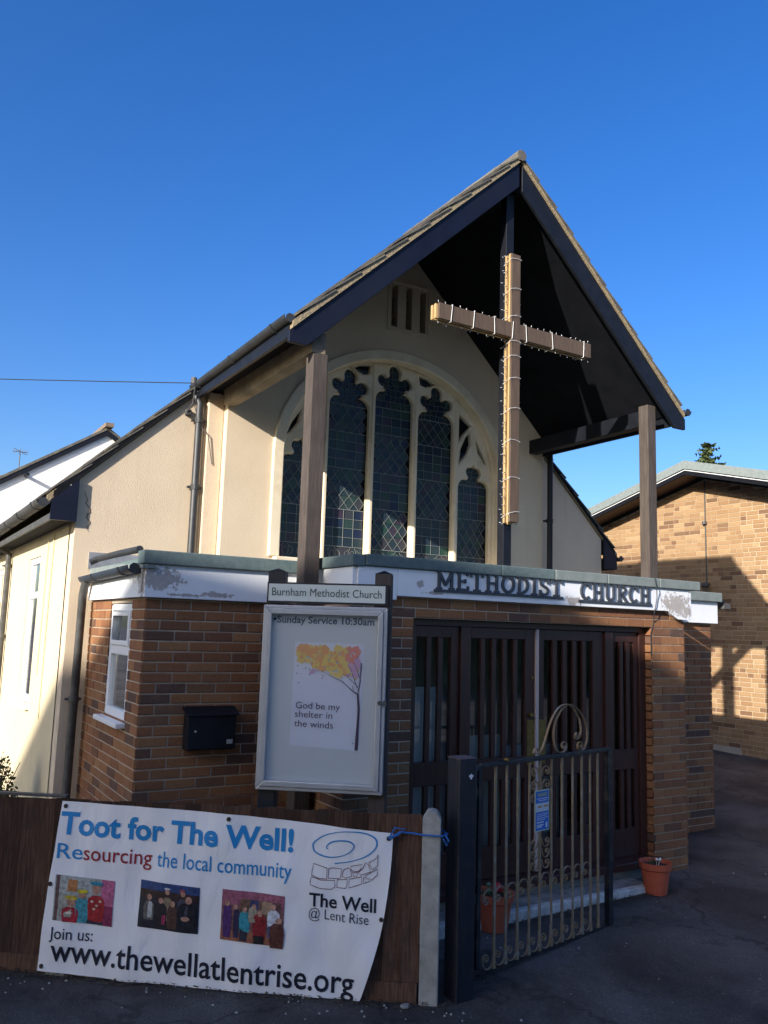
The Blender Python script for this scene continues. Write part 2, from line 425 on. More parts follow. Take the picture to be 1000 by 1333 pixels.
# ---------------------------------------------------------------- bricks
unit = bpy.data.meshes.new('brick')
_mb = MB(); cx_, cy_, cz_ = .5-.02, .5-.10, .5-.065
for q in (-1, 1): _mb.v += [(-cx_, q*.5, -cz_), (cx_, q*.5, -cz_), (cx_, q*.5, cz_), (-cx_, q*.5, cz_), (-.5, q*cy_, -.5), (.5, q*cy_, -.5), (.5, q*cy_, .5), (-.5, q*cy_, .5)]
_mb.f = [(0,1,2,3),(0,4,5,1),(1,5,6,2),(2,6,7,3),(3,7,4,0),(8,11,10,9),(8,9,13,12),(9,10,14,13),(10,11,15,14),(11,8,12,15),(4,12,13,5),(5,13,14,6),(6,14,15,7),(7,15,12,4)]
unit.from_pydata(_mb.v, [], _mb.f)
_bm = bmesh.new(); _bm.from_mesh(unit); bmesh.ops.recalc_face_normals(_bm, faces=_bm.faces); _bm.to_mesh(unit); _bm.free()
unit_r = unit.copy(); unit.materials.append(BRK); unit_r.materials.append(BRK2)

def lay(O, d, n, L, z0, z1, holes=(), top=None, mixed=False, phase=0, course=.075):
    """returns list of bricks: (center, halfs(s,n,z), d, n)"""
    O = Vector(O); out = []; rnd = random.Random(int(abs(O.x*71+O.y*13)*10)+phase)
    k0 = int(math.floor(z0/course)); k = k0
    while k*course < z1 - .01:
        a, b_ = max(k*course+.005, z0), min((k+1)*course-.005, z1)
        k += 1
        if b_-a < .02: continue
        s = -.225 + (.1125 if (k+phase) % 2 else 0)
        if mixed: s -= rnd.choice((0, .03, .05))
        while s < L:
            l = .225
            if mixed and rnd.random() < .33: l = .1125
            s0, s1 = max(s+.005, -.003), min(s+l-.005, L+.003); s += l
            if s1-s0 < .025: continue
            segs = [(s0, s1)]
            for (h0, h1, g0, g1) in holes:
                if a+.02 > g1 or b_-.02 < g0: continue
                ns = []
                for (q0, q1) in segs:
                    if q1 <= h0 or q0 >= h1: ns.append((q0, q1)); continue
                    if q0 < h0-.025: ns.append((q0, h0))
                    if q1 > h1+.025: ns.append((h1, q1))
                segs = ns
            for (q0, q1) in segs:
                bb = b_
                if top:
                    bb = min(b_, top(q0)-.004, top(q1)-.004)
                    if bb-a < .02: continue
                out.append((O + d*((q0+q1)/2) + Vector((0,0,(a+bb)/2)), (q1-q0)/2, (bb-a)/2, d, n))
    return out

def place_bricks(walls, mesh, mat, proud=.007, dep=.05, limit=300, hide=None):
    """walls: list of (part object, bricks). nearest in frame become objects, the rest joined stuff"""
    allb = []
    for wi, (po, bl) in enumerate(walls):
        for b_ in bl:
            x, y, z = proj(b_[0])
            vis = -15 < x < 1015 and -15 < y < 1345 and not (hide and hide(b_, x, y))
            allb.append((0 if vis else 1, z, wi, b_))
    allb.sort(key=lambda t: (t[0], t[1]))
    rest = {}
    for i, (inv, z, wi, b_) in enumerate(allb):
        c, hs, hz, d, n = b_
        j = random.uniform(-.0015, .0015)
        if i < limit and not inv:
            o = bpy.data.objects.new('brick', mesh); po = walls[wi][0]
            m = Matrix((( d.x, n.x, 0), (d.y, n.y, 0), (0, 0, 1))).to_4x4()
            loc = c + n*(proud - dep/2 + j); WL[o.name] = loc
            COL.objects.link(o); o.parent = po; o.location = loc - WL[po.name]
            o.rotation_euler = (0, random.uniform(-.004,.004), math.atan2(d.y, d.x)); o.scale = (2*hs, dep, 2*hz)
        else:
            rest.setdefault(wi, MB()).obox(c, d, n, Vector((0,0,1)), -hs, hs, proud-dep+j, proud+j, -hz, hz)
    for wi, mb in rest.items():
        po = walls[wi][0]
        tag(build('distant_brickwork' if limit and False else 'brickwork', mb, mat, po), kind='stuff')

X, Y, Z = Vector((1,0,0)), Vector((0,1,0)), Vector((0,0,1))
ROOF0, SL, CU = 6.655, .945, 4.75
def zr(u): return ROOF0 - SL*abs(u-CU)

# ================================================================ CHURCH
church = thing('church', (4.75, 7.6, .15), 'cream rendered church with steep open canopy gable, arched window and brick entrance porch', 'church')

# --- gable wall with arched window opening and louvre slits
def ell(a, b, z0, zb, n=48, c=4.755):
    L = [(c-a, zb)]
    for i in range(n+1):
        q = math.pi - math.pi*i/n; L.append((c+a*math.cos(q), z0+b*math.sin(q)))
    L.append((c+a, zb)); return L
gab = [(2.76, 2.2), (6.84, 2.2), (6.84, zr(6.84)-.13), (CU, ROOF0-.13), (2.76, zr(2.76)-.13)]
slits = [[(4.60,5.52),(4.60,6.02),(4.68,6.02),(4.68,5.52)], [(4.79,5.52),(4.79,6.03),(4.87,6.03),(4.87,5.52)], [(4.98,5.52),(4.98,6.02),(5.06,6.02),(5.06,5.52)]]
gw = fillcurve('gable_wall', [gab, ell(1.43, 1.27, 3.9, 2.82)]+slits, (0, 7.75, 0), X, Z, .15, CREAM, church)
b_ = MB()
for s in slits:
    b_.box(s[0][0]-.02, s[2][0]+.02, 7.84, 7.88, 5.5, 6.05)
build('louvre_backing', b_, SOFF, church)
for s in slits:
    b_ = MB(); 
    for k in range(6):
        z = 5.55+k*.08; b_.hexa([(s[0][0],7.70,z),(s[2][0],7.70,z),(s[2][0],7.80,z+.05),(s[0][0],7.80,z+.05),(s[0][0],7.70,z+.012),(s[2][0],7.70,z+.012),(s[2][0],7.80,z+.062),(s[0][0],7.80,z+.062)])
    lo = build('louvre', b_, BLK, church)
b_ = MB(); b_.box(4.545,4.575,7.585,7.6,5.46,6.07); b_.box(5.085,5.115,7.585,7.6,5.46,6.07); b_.box(4.575,5.085,7.588,7.6,5.46,5.50); b_.box(4.575,5.085,7.588,7.6,6.04,6.07)
build('louvre_frame', b_, CREAM, church)
# return faces / pilaster
b_ = MB(); b_.box(2.60, 2.757, 7.70, 7.95, -.2, 4.42); build('pilaster', b_, CREAM, church, bevel=.006)
b_ = MB(); b_.box(6.843, 6.97, 7.72, 7.95, -.2, 4.42); build('pilaster', b_, CREAM, church, bevel=.006)
# aisle front walls
def front(u0, u1, name='aisle_front_wall'):
    m = MB(); m.prism([(u0,7.8,-.3),(u1,7.8,-.3),(u1,7.8,zr(u1)-.13),(u0,7.8,zr(u0)-.13)], (0,.25,0))
    return build(name, m, CREAM, church)
front(1.46, 2.76); front(6.84, 8.04)
# aisle side walls (left with window openings)
def yz(y, z): return (y, z)
wins = [(9.50, 10.24, 1.27, 2.83), (12.5, 13.25, 1.27, 2.83), (15.6, 16.35, 1.27, 2.83), (18.7, 19.45, 1.27, 2.83)]
loops = [[(8.0,-.3),(27,-.3),(27,3.12),(8.0,3.12)]] + [[(a,c),(a,d),(b,d),(b,c)] for a,b,c,d in wins]
sw = fillcurve('aisle_side_wall', loops, (1.585, 0, 0), Y, Z, .125, CREAMS, church)
m = MB(); m.box(1.4605, 1.71, 7.803, 8.0, -.3, 3.12); build('aisle_corner_wall', m, CREAMS, church)
for a,b,c,d in wins:
    m = MB(); x0, x1 = 1.475, 1.535
    m.box(x0,x1,a,a+.07,c,d); m.box(x0,x1,b-.07,b,c,d); m.box(x0,x1,a+.07,b-.07,c,c+.07); m.box(x0,x1,a+.07,b-.07,d-.07,d); m.box(x0,x1,a+.07,b-.07,2.38,2.45)
    f = build('window', m, UPVC, church, bevel=.006)
    m = MB(); m.box(1.50,1.508,a+.068,b-.068,c+.068,2.382); m.box(1.50,1.508,a+.068,b-.068,2.448,d-.068); build('pane', m, GLASS, f)
    m = MB(); m.box(1.39,1.475,a-.04,b+.04,c-.05,c-.002); build('sill', m, UPVC, f, bevel=.005)
    m = MB(); m.box(1.56,1.57,a,b,c,d); build('net_curtain', m, PALEIN, f)
m = MB(); m.box(8.04-.25, 8.04, 8.05, 27, -.3, 3.12); build('aisle_side_wall', m, CREAM, church)
m = MB(); m.prism([(1.46,27,-.3),(8.04,27,-.3),(8.04,27,3.2),(CU,27,6.4),(1.46,27,3.2)], (0,.25,0)); build('rear_wall', m, CREAM, church)
# cables on the side wall
m = MB(); m.tube([(1.452,8.75,3.0),(1.452,8.78,2.3),(1.452,8.80,1.2)], .008, 6); build('wall_cable', m, CREAMS, church)
m = MB(); m.tube([(1.452,9.05,2.95),(1.452,9.1,1.6)], .006, 5)
build('wall_cable', m, CREAMS, church)

# --- arched window: surround, tracery, mullions, glass
def band(name, a0, b0, a1, b1, v, dep, mat, zb=2.84, bev=.012):
    return fillcurve(name, [ell(a1, b1, 3.9, zb) + list(reversed(ell(a0, b0, 3.9, zb)))], (0, v, 0), X, Z, dep, mat, church, bev)
band('arch_moulding', 1.385, 1.215, 1.505, 1.335, 7.64, .07, STONE)
band('arch_inner_moulding', 1.372, 1.222, 1.43, 1.262, 7.72, .06, STONE)
centres = [3.63, 4.185, 4.755, 5.325, 5.88]
def arc(p, q, bulge, n=6, skip=True):
    (x0,y0),(x1,y1) = p, q; dx, dy = x1-x0, y1-y0; L = math.hypot(dx,dy); nx, ny = -dy/L, dx/L
    out = []
    if abs(bulge) < 1e-6: return [q]
    h = bulge; r = (L*L/4+h*h)/(2*h); cx, cy = (x0+x1)/2+nx*(h-r), (y0+y1)/2+ny*(h-r)
    a0 = math.atan2(y0-cy,x0-cx); a1 = math.atan2(y1-cy,x1-cx); da = a1-a0
    while da > math.pi: da -= 2*math.pi
    while da < -math.pi: da += 2*math.pi
    if abs(h) > L/2: da = da - 2*math.pi*(1 if da > 0 else -1)
    for i in range(1, n+1): t = a0+da*i/n; out.append((cx+abs(r)*math.cos(t), cy+abs(r)*math.sin(t)))
    return out
def big_light(c, s, w, tip, side=0, bot=2.86):
    """cinquefoil headed light; s = shoulder height, tip = top of central lobe"""
    H = tip - s
    tl, tr = s + side*.5, s - side*.5
    pts = [(c-w, bot), (c+w, bot), (c+w, s-.10+(0))]
    def go(q, bl, n=7): pts.extend(arc(pts[-1], q, bl, n))
    go((c+.50*w, s+.015), -.035)                       # right shoulder hook
    go((c+.62*w, s+.06), -.012, 3)
    go((c+.40*w, s+.27*H+.10), -.105, 9)               # right lobe
    go((c+.30*w, s+.30*H+.13), .01, 3)
    go((c-.30*w, s+.30*H+.13), -.115, 10)              # top lobe
    go((c-.40*w, s+.27*H+.10), .01, 3)
    go((c-.62*w, s+.06), -.105, 9)
    go((c-.50*w, s+.015), -.012, 3)
    go((c-w, s-.10), -.035)
    return pts
def ogee_light(c, s, w, tip, bot=2.86):
    pts = [(c-w, bot), (c+w, bot), (c+w, s-.10)]
    def go(q, bl, n=6): pts.extend(arc(pts[-1], q, bl, n))
    go((c+.42*w, s), -.04); go((c+.40*w, s+.05), .01, 2); go((c+.16*w, tip-.05), -.05, 7); go((c, tip), .008, 3)
    go((c-.16*w, tip-.05), .008, 3); go((c-.40*w, s+.05), -.05, 7); go((c-.42*w, s), .01, 2); go((c-w, s-.10), -.04)
    return pts
W2 = .248
lights = [ogee_light(centres[0], 3.93, .225, 4.13), big_light(centres[1], 4.645, W2, 4.915), big_light(centres[2], 4.79, W2, 5.05), big_light(centres[3], 4.645, W2, 4.915), ogee_light(centres[4], 3.93, .225, 4.13)]
def mir(L): return [(2*4.755-x, y) for x, y in L]
sp1 = [(5.70,4.66),(5.70,4.28),(5.76,4.44),(5.91,4.60),(5.80,4.62)]
sp1 = [(5.655,4.70),(5.655,4.36),(5.72,4.46),(5.83,4.58),(5.77,4.62),(5.71,4.665)]
sp2 = [(5.66,4.10),(5.68,4.28),(5.75,4.43),(5.82,4.50),(5.83,4.36),(5.78,4.24)]
sp3 = [(5.90,4.42),(5.93,4.28),(6.02,4.16),(6.055,4.14),(6.0,4.27)]
sp4 = [(5.615,4.86),(5.60,4.92),(5.50,4.965),(5.50,4.93)]
sp4 = [(5.075,5.055),(5.09,4.955),(5.16,4.935),(5.30,4.985),(5.20,5.035)]
spands = [sp1, sp2, sp3, sp4] + [mir(s) for s in (sp1, sp2, sp3, sp4)]
fillcurve('window_tracery', [ell(1.39, 1.24, 3.9, 2.84)] + lights + spands, (0, 7.755, 0), X, Z, .04, STONE, church, .016, 1)
for mu in (3.9075, 4.47, 5.04, 5.6025):
    zt_ = 3.9+1.20*math.sqrt(1-((mu-4.755)/1.36)**2)
    m = MB(); m.hexa([(mu-.024,7.7155,2.842),(mu-.012,7.695,2.842),(mu+.012,7.695,2.842),(mu+.024,7.7155,2.842),(mu-.024,7.7155,zt_),(mu-.012,7.695,zt_),(mu+.012,7.695,zt_),(mu+.024,7.7155,zt_)])
    build('mullion', m, STONE, church)
rc = random.Random(5); m = MB(); P = [(1.52, 7.7985, 3.32)]
for i in range(16): P.append((P[-1][0]+rc.uniform(-.018,.022), 7.7985, P[-1][2]-rc.uniform(.015,.03)))
m.tube(P, [.002+.004*math.sin(i/16*3.1) for i in range(17)], 4); build('render_crack', m, M('dark_crack', (.16,.12,.08), rough=.95), church)
m = MB(); m.box(3.30,6.21,7.50,7.86,2.72,2.842); build('window_sill', m, STONE, church, bevel=.01)
# glass: quarries as panes, behind the tracery
VG = 7.788
m = MB(); m.box(3.36,6.15,VG+.02,VG+.04,2.85,5.14); build('dark_glass_backing', m, SOFF, church)
def pane_obj(pts, c, key, cache={}):
    if key not in cache:
        mm = MB(); mm.prism([(x-c[0], 0, z-c[1]) for x, z in pts], (0, .008, 0))
        me = bpy.data.meshes.new('glass_pane'); me.from_pydata(mm.v, [], mm.f); me.materials.append(STAIN)
        bm = bmesh.new(); bm.from_mesh(me); bmesh.ops.recalc_face_normals(bm, faces=bm.faces); bm.to_mesh(me); bm.free()
        cache[key] = me
    o = bpy.data.objects.new('glass_pane', cache[key]); loc = Vector((c[0], VG, c[1]))
    COL.objects.link(o); o.parent = glaz; o.location = loc - WL[glaz.name]; WL[o.name] = loc
    o.rotation_euler = (random.uniform(-.02,.02), random.uniform(-.0,.0), random.uniform(-.025,.025))
glaz_root = MB(); glaz_root.box(3.36,6.15,VG+.012,VG+.016,2.85,5.13)
glaz = build('stained_glass', glaz_root, SOFF, church)
lead = MB(); leadf = MB(); npane = 0; restp = MB()
def came(p, q, r=.0028, mb=lead): mb.tube([(p[0],VG-.004,p[1]),(q[0],VG-.004,q[1])], r, 4, cap=False)
for li, c in enumerate(centres):
    big = 0 < li < 4; w = W2-.004 if big else .215
    top = (4.45 if li != 2 else 4.6) if big else 3.85
    x0, x1 = c-w, c+w; nx = 4; dx = (x1-x0)/nx
    # flower band at the bottom
    zb, zt = 2.85, 3.02
    came((x0, zt), (x1, zt), .004)
    for k in range(4):
        cx = x0+dx*(k+.5)
        pts = [(x0+dx*k, zb), (x0+dx*(k+1), zb), (x0+dx*(k+1), zt), (x0+dx*k, zt)]
        pane_obj(pts, (cx, (zb+zt)/2), ('fl', big)); npane += 1
    for k in (0, 1):
        cx = x0 + w*(.5+k)
        for (sx, hh) in ((-1,.13),(1,.13),(-.5,.15),(.5,.15)):
            P = [(cx, zb+.01)]; 
            for t in (.25,.5,.75,1): P.append((cx+sx*dx*.9*math.sin(t*2.6)*.9, zb+.01+hh*t))
            for a, b2 in zip(P, P[1:]): came(a, b2, .0025)
        P = [(cx+.03*math.cos(q), zb+.085+.045*math.sin(q)) for q in [i*math.pi/5 for i in range(11)]]
        for a, b2 in zip(P, P[1:]): came(a, b2, .0022)
    z = zt; band_i = (li*1) % 2
    while z < top-.02:
        dia = band_i % 2 == (0 if li != 0 else 1)
        hh = .10 if not dia else .15
        rows = 4 if not dia else 3
        for r_ in range(rows):
            if z >= top: break
            za, zb2 = z, z+hh
            for k in range(nx):
                if not dia:
                    pts = [(x0+dx*k+.002, za+.002), (x0+dx*(k+1)-.002, za+.002), (x0+dx*(k+1)-.002, zb2-.002), (x0+dx*k+.002, zb2-.002)]
                    cc = (x0+dx*(k+.5), (za+zb2)/2)
                    if npane < 290: pane_obj(pts, cc, ('r', big, nx)); npane += 1
                    else: restp.prism([(a, VG, b3) for a, b3 in pts], (0,.008,0))
                else:
                    cx, cz = x0+dx*(k+.5), (za+zb2)/2
                    pts = [(cx, za+.004), (cx+dx/2-.003, cz), (cx, zb2-.004), (cx-dx/2+.003, cz)]
                    if npane < 290: pane_obj(pts, (cx, cz), ('d', big, nx)); npane += 1
                    else: restp.prism([(a, VG, b3) for a, b3 in pts], (0,.008,0))
                    came((cx-dx/2, cz), (cx, zb2)); came((cx, zb2), (cx+dx/2, cz)); came((cx-dx/2, cz), (cx, za)); came((cx, za), (cx+dx/2, cz))
                    if k < nx-1:
                        restp.prism([(cx+dx/2, VG, cz+.004), (cx+dx-.003-dx/2+.0, VG, cz+.003), (cx+dx-.003, VG, zb2-.002), (cx+.003, VG, zb2-.002)], (0,.007,0))
                        restp.prism([(cx+dx/2, VG, cz-.004), (cx+dx-.003, VG, za+.002), (cx+.003, VG, za+.002)], (0,.007,0))
            if not dia: came((x0, zb2), (x1, zb2))
            z = zb2
        if not dia:
            for k in range(1, nx): came((x0+dx*k, z-rows*hh), (x0+dx*k, z))
        came((x0, z), (x1, z), .0045)
        band_i += 1
    # jewelled head: irregular scales
    rr = random.Random(li); zz = z
    while zz < (tip_ := (5.08 if li == 2 else 4.98 if big else 4.2)):
        h = rr.uniform(.05, .08); xx = x0
        while xx < x1:
            d_ = rr.uniform(.05, .09); xe = min(xx+d_, x1)
            j = [rr.uniform(-.012, .012) for _ in range(4)]
            restp.prism([(xx+.003, VG, zz+.003+j[0]), (xe-.003, VG, zz+.003+j[1]), (xe-.003, VG, zz+h+j[2]), ((xx+xe)/2, VG, zz+h+.012), (xx+.003, VG, zz+h+j[3])], (0,.006,0))
            came((xx, zz+j[0]), (xe, zz+j[1]), .002); came((xe, zz), (xe+j[2], zz+h), .002); xx = xe
        zz += h
tag(build('small_glass_pieces', restp, STAIN, glaz), kind='stuff')
build('lead_came', lead, CAME, glaz)

# --- roof: deck, tiles, ridge
def roofdeck(side, u_e, v0, v1):
    s = -1 if side == 'l' else 1
    m = MB(); ue = CU + s*u_e
    a = [(CU, v0, ROOF0-.06), (ue, v0, zr(ue)-.06), (ue, v1, zr(ue)-.06), (CU, v1, ROOF0-.06)]
    lo = [(x, y, z-.05) for x, y, z in a]
    m.hexa(lo + a); return m
for s in 'lr':
    build('roof_deck', roofdeck(s, 2.19, 5.66, 8.0), SOFF, church)
    build('roof_deck', roofdeck(s, 3.50, 8.0, 27.2), SOFF, church)
    build('roof_deck', roofdeck(s, 3.50, 7.76, 8.0), SOFF, church) if False else None
for sgn in (-1, 1):     # aisle verge strip between canopy eave and aisle eave
    m = MB(); u0, u1 = CU+sgn*2.19, CU+sgn*3.50
    a = [(u0,7.76,zr(u0)-.06),(u1,7.76,zr(u1)-.06),(u1,8.0,zr(u1)-.06),(u0,8.0,zr(u0)-.06)]
    m.hexa([(x,y,z-.05) for x,y,z in a]+a); build('roof_deck', m, SOFF, church)
GA = .30                                   # gauge along slope
slen = math.hypot(1, SL)
def tile_box(mb, sgn, row, v0, v1, lift=0):
    """row counted from ridge; tile lies on slope, tail lifted"""
    t = Vector((sgn, 0, -SL)).normalized(); n = Vector((sgn*SL, 0, 1)).normalized()
    O = Vector((CU, 0, ROOF0)) - n*.045 + t*(row*GA)
    a0, a1 = (-.06 if row else .012), GA+.035
    h0, h1 = -.010, .014+lift
    P = lambda a, h, v: O + t*a + n*h + Y*v
    mb.hexa([P(a0,h0,v0),P(a1,h1,v0),P(a1,h1,v1),P(a0,h0,v1),P(a0,h0+.014,v0),P(a1,h1+.016,v0),P(a1,h1+.016,v1),P(a0,h0+.014,v1)])
ts = {-1: MB(), 1: MB()}
for sgn in (-1, 1):
    for row in range(0, 18):
        u_end = (row+1)*GA/slen
        if u_end > 3.62: break
        v = 5.585 if u_end <= 2.32 else 7.755
        first = True; ncol = 0
        while v < 27.2:
            wv = .3 if not (first and row % 2) else .15
            if wv == .15 : wv = .17
            l = random.uniform(0, .010)
            if ncol < 2:
                mb = MB(); tile_box(mb, sgn, row, v, v+wv-.006, l); build('roof_tile', mb, TILE, church)
            else: tile_box(ts[sgn], sgn, row, v, v+wv-.006, l)
            v += wv; first = False; ncol += 1
for sgn in ts: tag(build('roof_tiling', ts[sgn], TILE, church), kind='stuff')
v = 5.575
k = 0
while v < 27.2:
    mb = MB(); mb.tube([(CU, v, ROOF0-.062), (CU, v+.33, ROOF0-.068)], .055, 10)
    if k < 6: build('ridge_tile', mb, TILE, church)
    v += .335; k += 1
mb = MB(); mb.tube([(CU, 5.575+6*.335, ROOF0-.08), (CU, 27.2, ROOF0-.08)], .05, 10); build('ridge', mb, TILE, church)

def slope_strip(mb, sgn, ua, ub, v0, v1, o0, o1):
    """strip following slope from distance ua to ub (from centre), vertical offsets o0 (top) o1 (bottom)"""
    a, b = CU+sgn*ua, CU+sgn*ub
    mb.hexa([(a,v0,zr(a)+o1),(b,v0,zr(b)+o1),(b,v1,zr(b)+o1),(a,v1,zr(a)+o1),(a,v0,zr(a)+o0),(b,v0,zr(b)+o0),(b,v1,zr(b)+o0),(a,v1,zr(a)+o0)])
for sgn in (-1, 1):
    bo = -.118 if sgn < 0 else -.098
    m = MB(); slope_strip(m, sgn, 0.0, 2.24, 5.595, 5.70, -.06, bo); build('verge_mortar', m, VMOR, church)
    m = MB(); ia = 0.0 if sgn < 0 else .036; ub = 2.26; zf = zr(CU+ub)-.21; ux = (ROOF0-.36-zf)/SL
    m.prism([(CU+sgn*q, 5.61, z) for q, z in ((ia, zr(CU+ia)+bo-.002), (ub, zr(CU+ub)+bo-.002), (ub, zf), (ux, zf), (ia, zr(CU+ia)-.36))], (0,.035,0)); build('bargeboard', m, NAVY if sgn < 0 else BLK, church, bevel=.004)  # left board's navy stands for sky reflected in black gloss
    m = MB(); slope_strip(m, sgn, 2.12, 3.55, 7.77, 7.80, -.05, -.12); build('verge_mortar', m, VMOR, church)
    # soffit panels in three lengths
    for q0, q1 in ((.02,.70),(.705,1.42),(1.425,2.16)):
        m = MB(); slope_strip(m, sgn, q0, q1, 5.646, 7.596, -.125, -.145); build('soffit_panel', m, SOFF, church)
m = MB(); m.box(CU-.05, CU+.05, 5.65, 7.6, ROOF0-.40, ROOF0-.16); build('ridge_beam', m, SOFF, church)
# eaves beams, posts
m = MB(); m.box(2.71, 2.83, 5.66, 7.598, 4.285, 4.455); build('eaves_beam', m, BEAM, church, bevel=.004)
m = MB(); m.box(6.62, 6.74, 5.83, 7.598, 4.335, 4.50); build('eaves_beam', m, BLK, church, bevel=.004)
m = MB(); m.box(2.50, 2.53, 5.65, 7.79, 4.36, 4.50); build('fascia_board', m, BLK, church)
m = MB(); m.box(6.93, 6.96, 5.65, 7.79, 4.36, 4.50); build('fascia_board', m, BLK, church)
m = MB(); m.box(2.532, 2.71, 5.66, 7.79, 4.44, 4.455); build('eaves_soffit', m, SOFF, church)
m = MB(); m.box(2.80, 6.62, 7.5, 7.598, 4.40, 4.47) if False else None
m = MB(); m.box(2.72, 2.85, 5.65, 5.78, -.2, 4.283); build('canopy_post', m, POST, church, bevel=.006)
m = MB(); m.box(6.535, 6.655, 5.69, 5.81, 2.5, 4.52); build('canopy_post', m, POST, church, bevel=.006)

def halfround(mb, p, q, r, t=.006, n=10):
    p, q = Vector(p), Vector(q); ax = (q-p).normalized(); side = Vector((-ax.y, ax.x, 0)).normalized()
    out = []
    for P_ in (p, q):
        ring = [P_ + side*r*math.cos(math.pi+math.pi*i/n) + Z*r*math.sin(math.pi+math.pi*i/n) for i in range(n+1)]
        ring += [P_ + side*(r-t)*math.cos(2*math.pi-math.pi*i/n) + Z*(r-t)*math.sin(2*math.pi-math.pi*i/n) for i in range(n+1)]
        out.append(ring)
    k = len(out[0]); b = len(mb.v); mb.v += [tuple(x) for x in out[0]+out[1]]
    for i in range(k): mb.f.append((b+i, b+(i+1) % k, b+k+(i+1) % k, b+k+i)); mb.m.append(0)
    mb.f.append(tuple(b+i for i in range(k))); mb.m.append(0); mb.f.append(tuple(b+k+i for i in reversed(range(k)))); mb.m.append(0)
def gutter(p, q, r, mat, name='gutter', stopend=True, brk=.9):
    m = MB(); halfround(m, p, q, r); o = build(name, m, mat, church, smooth=True)
    p, q = Vector(p), Vector(q); L = (q-p).length; ax = (q-p).normalized()
    s = .25
    while s < L:
        k = MB(); halfround(k, p+ax*s, p+ax*(s+.035), r+.008, .012); build('gutter_bracket', k, PIPE, o); s += brk
    if stopend:
        k = MB(); k.tube([p-ax*.004-Z*r*.35, p+ax*.004-Z*r*.35], r*.72, 8); build('stop_end', k, PIPE, o)
    return o
gutter((2.49, 5.61, 4.515), (2.49, 7.86, 4.49), .052, PIPE)
gutter((7.045, 5.60, 4.52), (7.045, 7.86, 4.50), .055, PIPE)
gutter((1.165, 7.74, 3.20), (1.165, 27, 3.10), .062, GUT)
gutter((8.34, 7.74, 3.20), (8.34, 27, 3.10), .055, PIPE)
# aisle eaves: boxed end, fascia, soffit
for sgn, u0, u1 in ((-1, 1.235, 1.459), (1, 8.041, 8.27)):
    a, b = (u0, u1) if sgn < 0 else (u0, u1)
    m = MB(); m.prism([(a,7.745,3.03),(b,7.745,3.03),(b,7.745,zr(b)-.125),(a,7.745,zr(a)-.125)], (0,.03,0)); build('boxed_eaves_end', m, NAVY, church)
    x = a if sgn < 0 else b
    m = MB(); m.box(x-.0, x+.02, 7.776, 27, 3.03, 3.09) if sgn < 0 else m.box(x-.02, x, 7.776, 27, 3.03, 3.17); build('fascia_board', m, GUT if sgn < 0 else BLK, church)
    m = MB()
    xa, xb = (a+.021, b-.001) if sgn < 0 else (a+.001, b-.021)
    for k in range(60):
        y = 7.78+k*.32
        m.box(xa, xb, y, y+.312, 3.045, 3.055)
    m.box(xa, xb, 7.78, 27, 3.06, 3.07)
    build('eaves_soffit', m, SOFF, church)
# downpipes
def dpipe(pts, r, mat, brk=()):
    m = MB(); m.tube(pts, r, 12); o = build('downpipe', m, mat, church, smooth=True)
    for z in brk: 
        k = MB(); x, y, _ = pts[-1]; k.tube([(x,y,z),(x,y,z+.05)], r+.007, 12); k.box(x-r-.03, x+r+.03, y+.01, y+.05, z+.015, z+.035)
        build('pipe_bracket', k, mat, o)
    return o
dpipe([(2.49,7.80,4.44),(2.49,7.80,4.38),(2.52,7.735,4.30),(2.52,7.735,2.62)], .036, PIPE, (3.44, 4.1))
dpipe([(6.90,7.53,4.42),(6.895,7.53,2.62)], .034, BLK, (3.5,))
dpipe([(1.20,11.7,3.13),(1.24,11.7,3.07),(1.41,11.7,2.98),(1.41,11.7,.2)], .036, GUT, (2.8,1.9))
dpipe([(1.56,7.62,2.50),(1.555,7.66,2.44),(1.555,7.70,2.38),(1.55,7.70,.1)], .036, GUT, (1.45,))
m = MB(); m.tube([(2.47,7.82,4.50),(2.47,7.82,4.57)], .03, 10); build('vent_cap', m, GUT, church)
# lead flashing and overflow pipe on the aisle wall
m = MB(); m.box(1.60, 2.30, 7.785, 7.80, 2.62, 2.77); build('lead_flashing', m, LEAD, church)
m = MB(); m.tube([(1.58,7.62,2.665),(1.64,7.60,2.70),(1.64,6.9,2.70),(1.66,6.3,2.70)], .028, 10); build('overflow_pipe', m, PIPE, church, smooth=True)

# ================================================================ PORCH (parts of the church)
ZT = 2.69
deck = [(1.66,7.79),(1.66,6.04),(2.96,6.04),(2.96,5.26),(6.48,5.26),(6.48,6.04),(7.88,6.04),(7.88,7.79)]
m = MB(); m.prism([(x,y,2.50) for x,y in deck], (0,0,.13)); build('flat_roof', m, GREEN, church)
walls = []
def wallpart(name, O, d, n, L, z0, z1, holes=(), thick=.10, phase=0, top=None):
    z1 = max(z1, 2.51) if L > .2 else z1
    lo = [[(.004,z0),(L-.004,z0),(L-.004,z1),(.004,z1)]] + [[(a,c),(a,e),(b,e),(b,c)] for a,b,c,e in holes]
    d, n = Vector(d), Vector(n)
    o = fillcurve(name, lo, Vector(O)-n*(thick/2+.0), d, Z, thick/2, MOR, church)
    walls.append((o, lay(O, d, n, L, z0, min(z1, 2.42), holes, top, phase=phase)))
    return o
B0 = -.15
wallpart('porch_wall', (1.66,6.04,0), X, -Y, 1.30, B0, 2.40)
wallpart('porch_wall', (1.66,7.79,0), -Y, -X, 1.75, B0, 2.40, [(7.79-7.05, 7.79-6.385, 1.41, 2.30)], phase=1)
wallpart('porch_wall', (2.91,6.04,0), -Y, -X, .78, B0, 2.42, phase=1)
wallpart('porch_wall', (2.91,5.26,0), X, -Y, 3.57, B0, 2.42, [(3.454-2.91, 6.05-2.91, -.2, 2.25)])
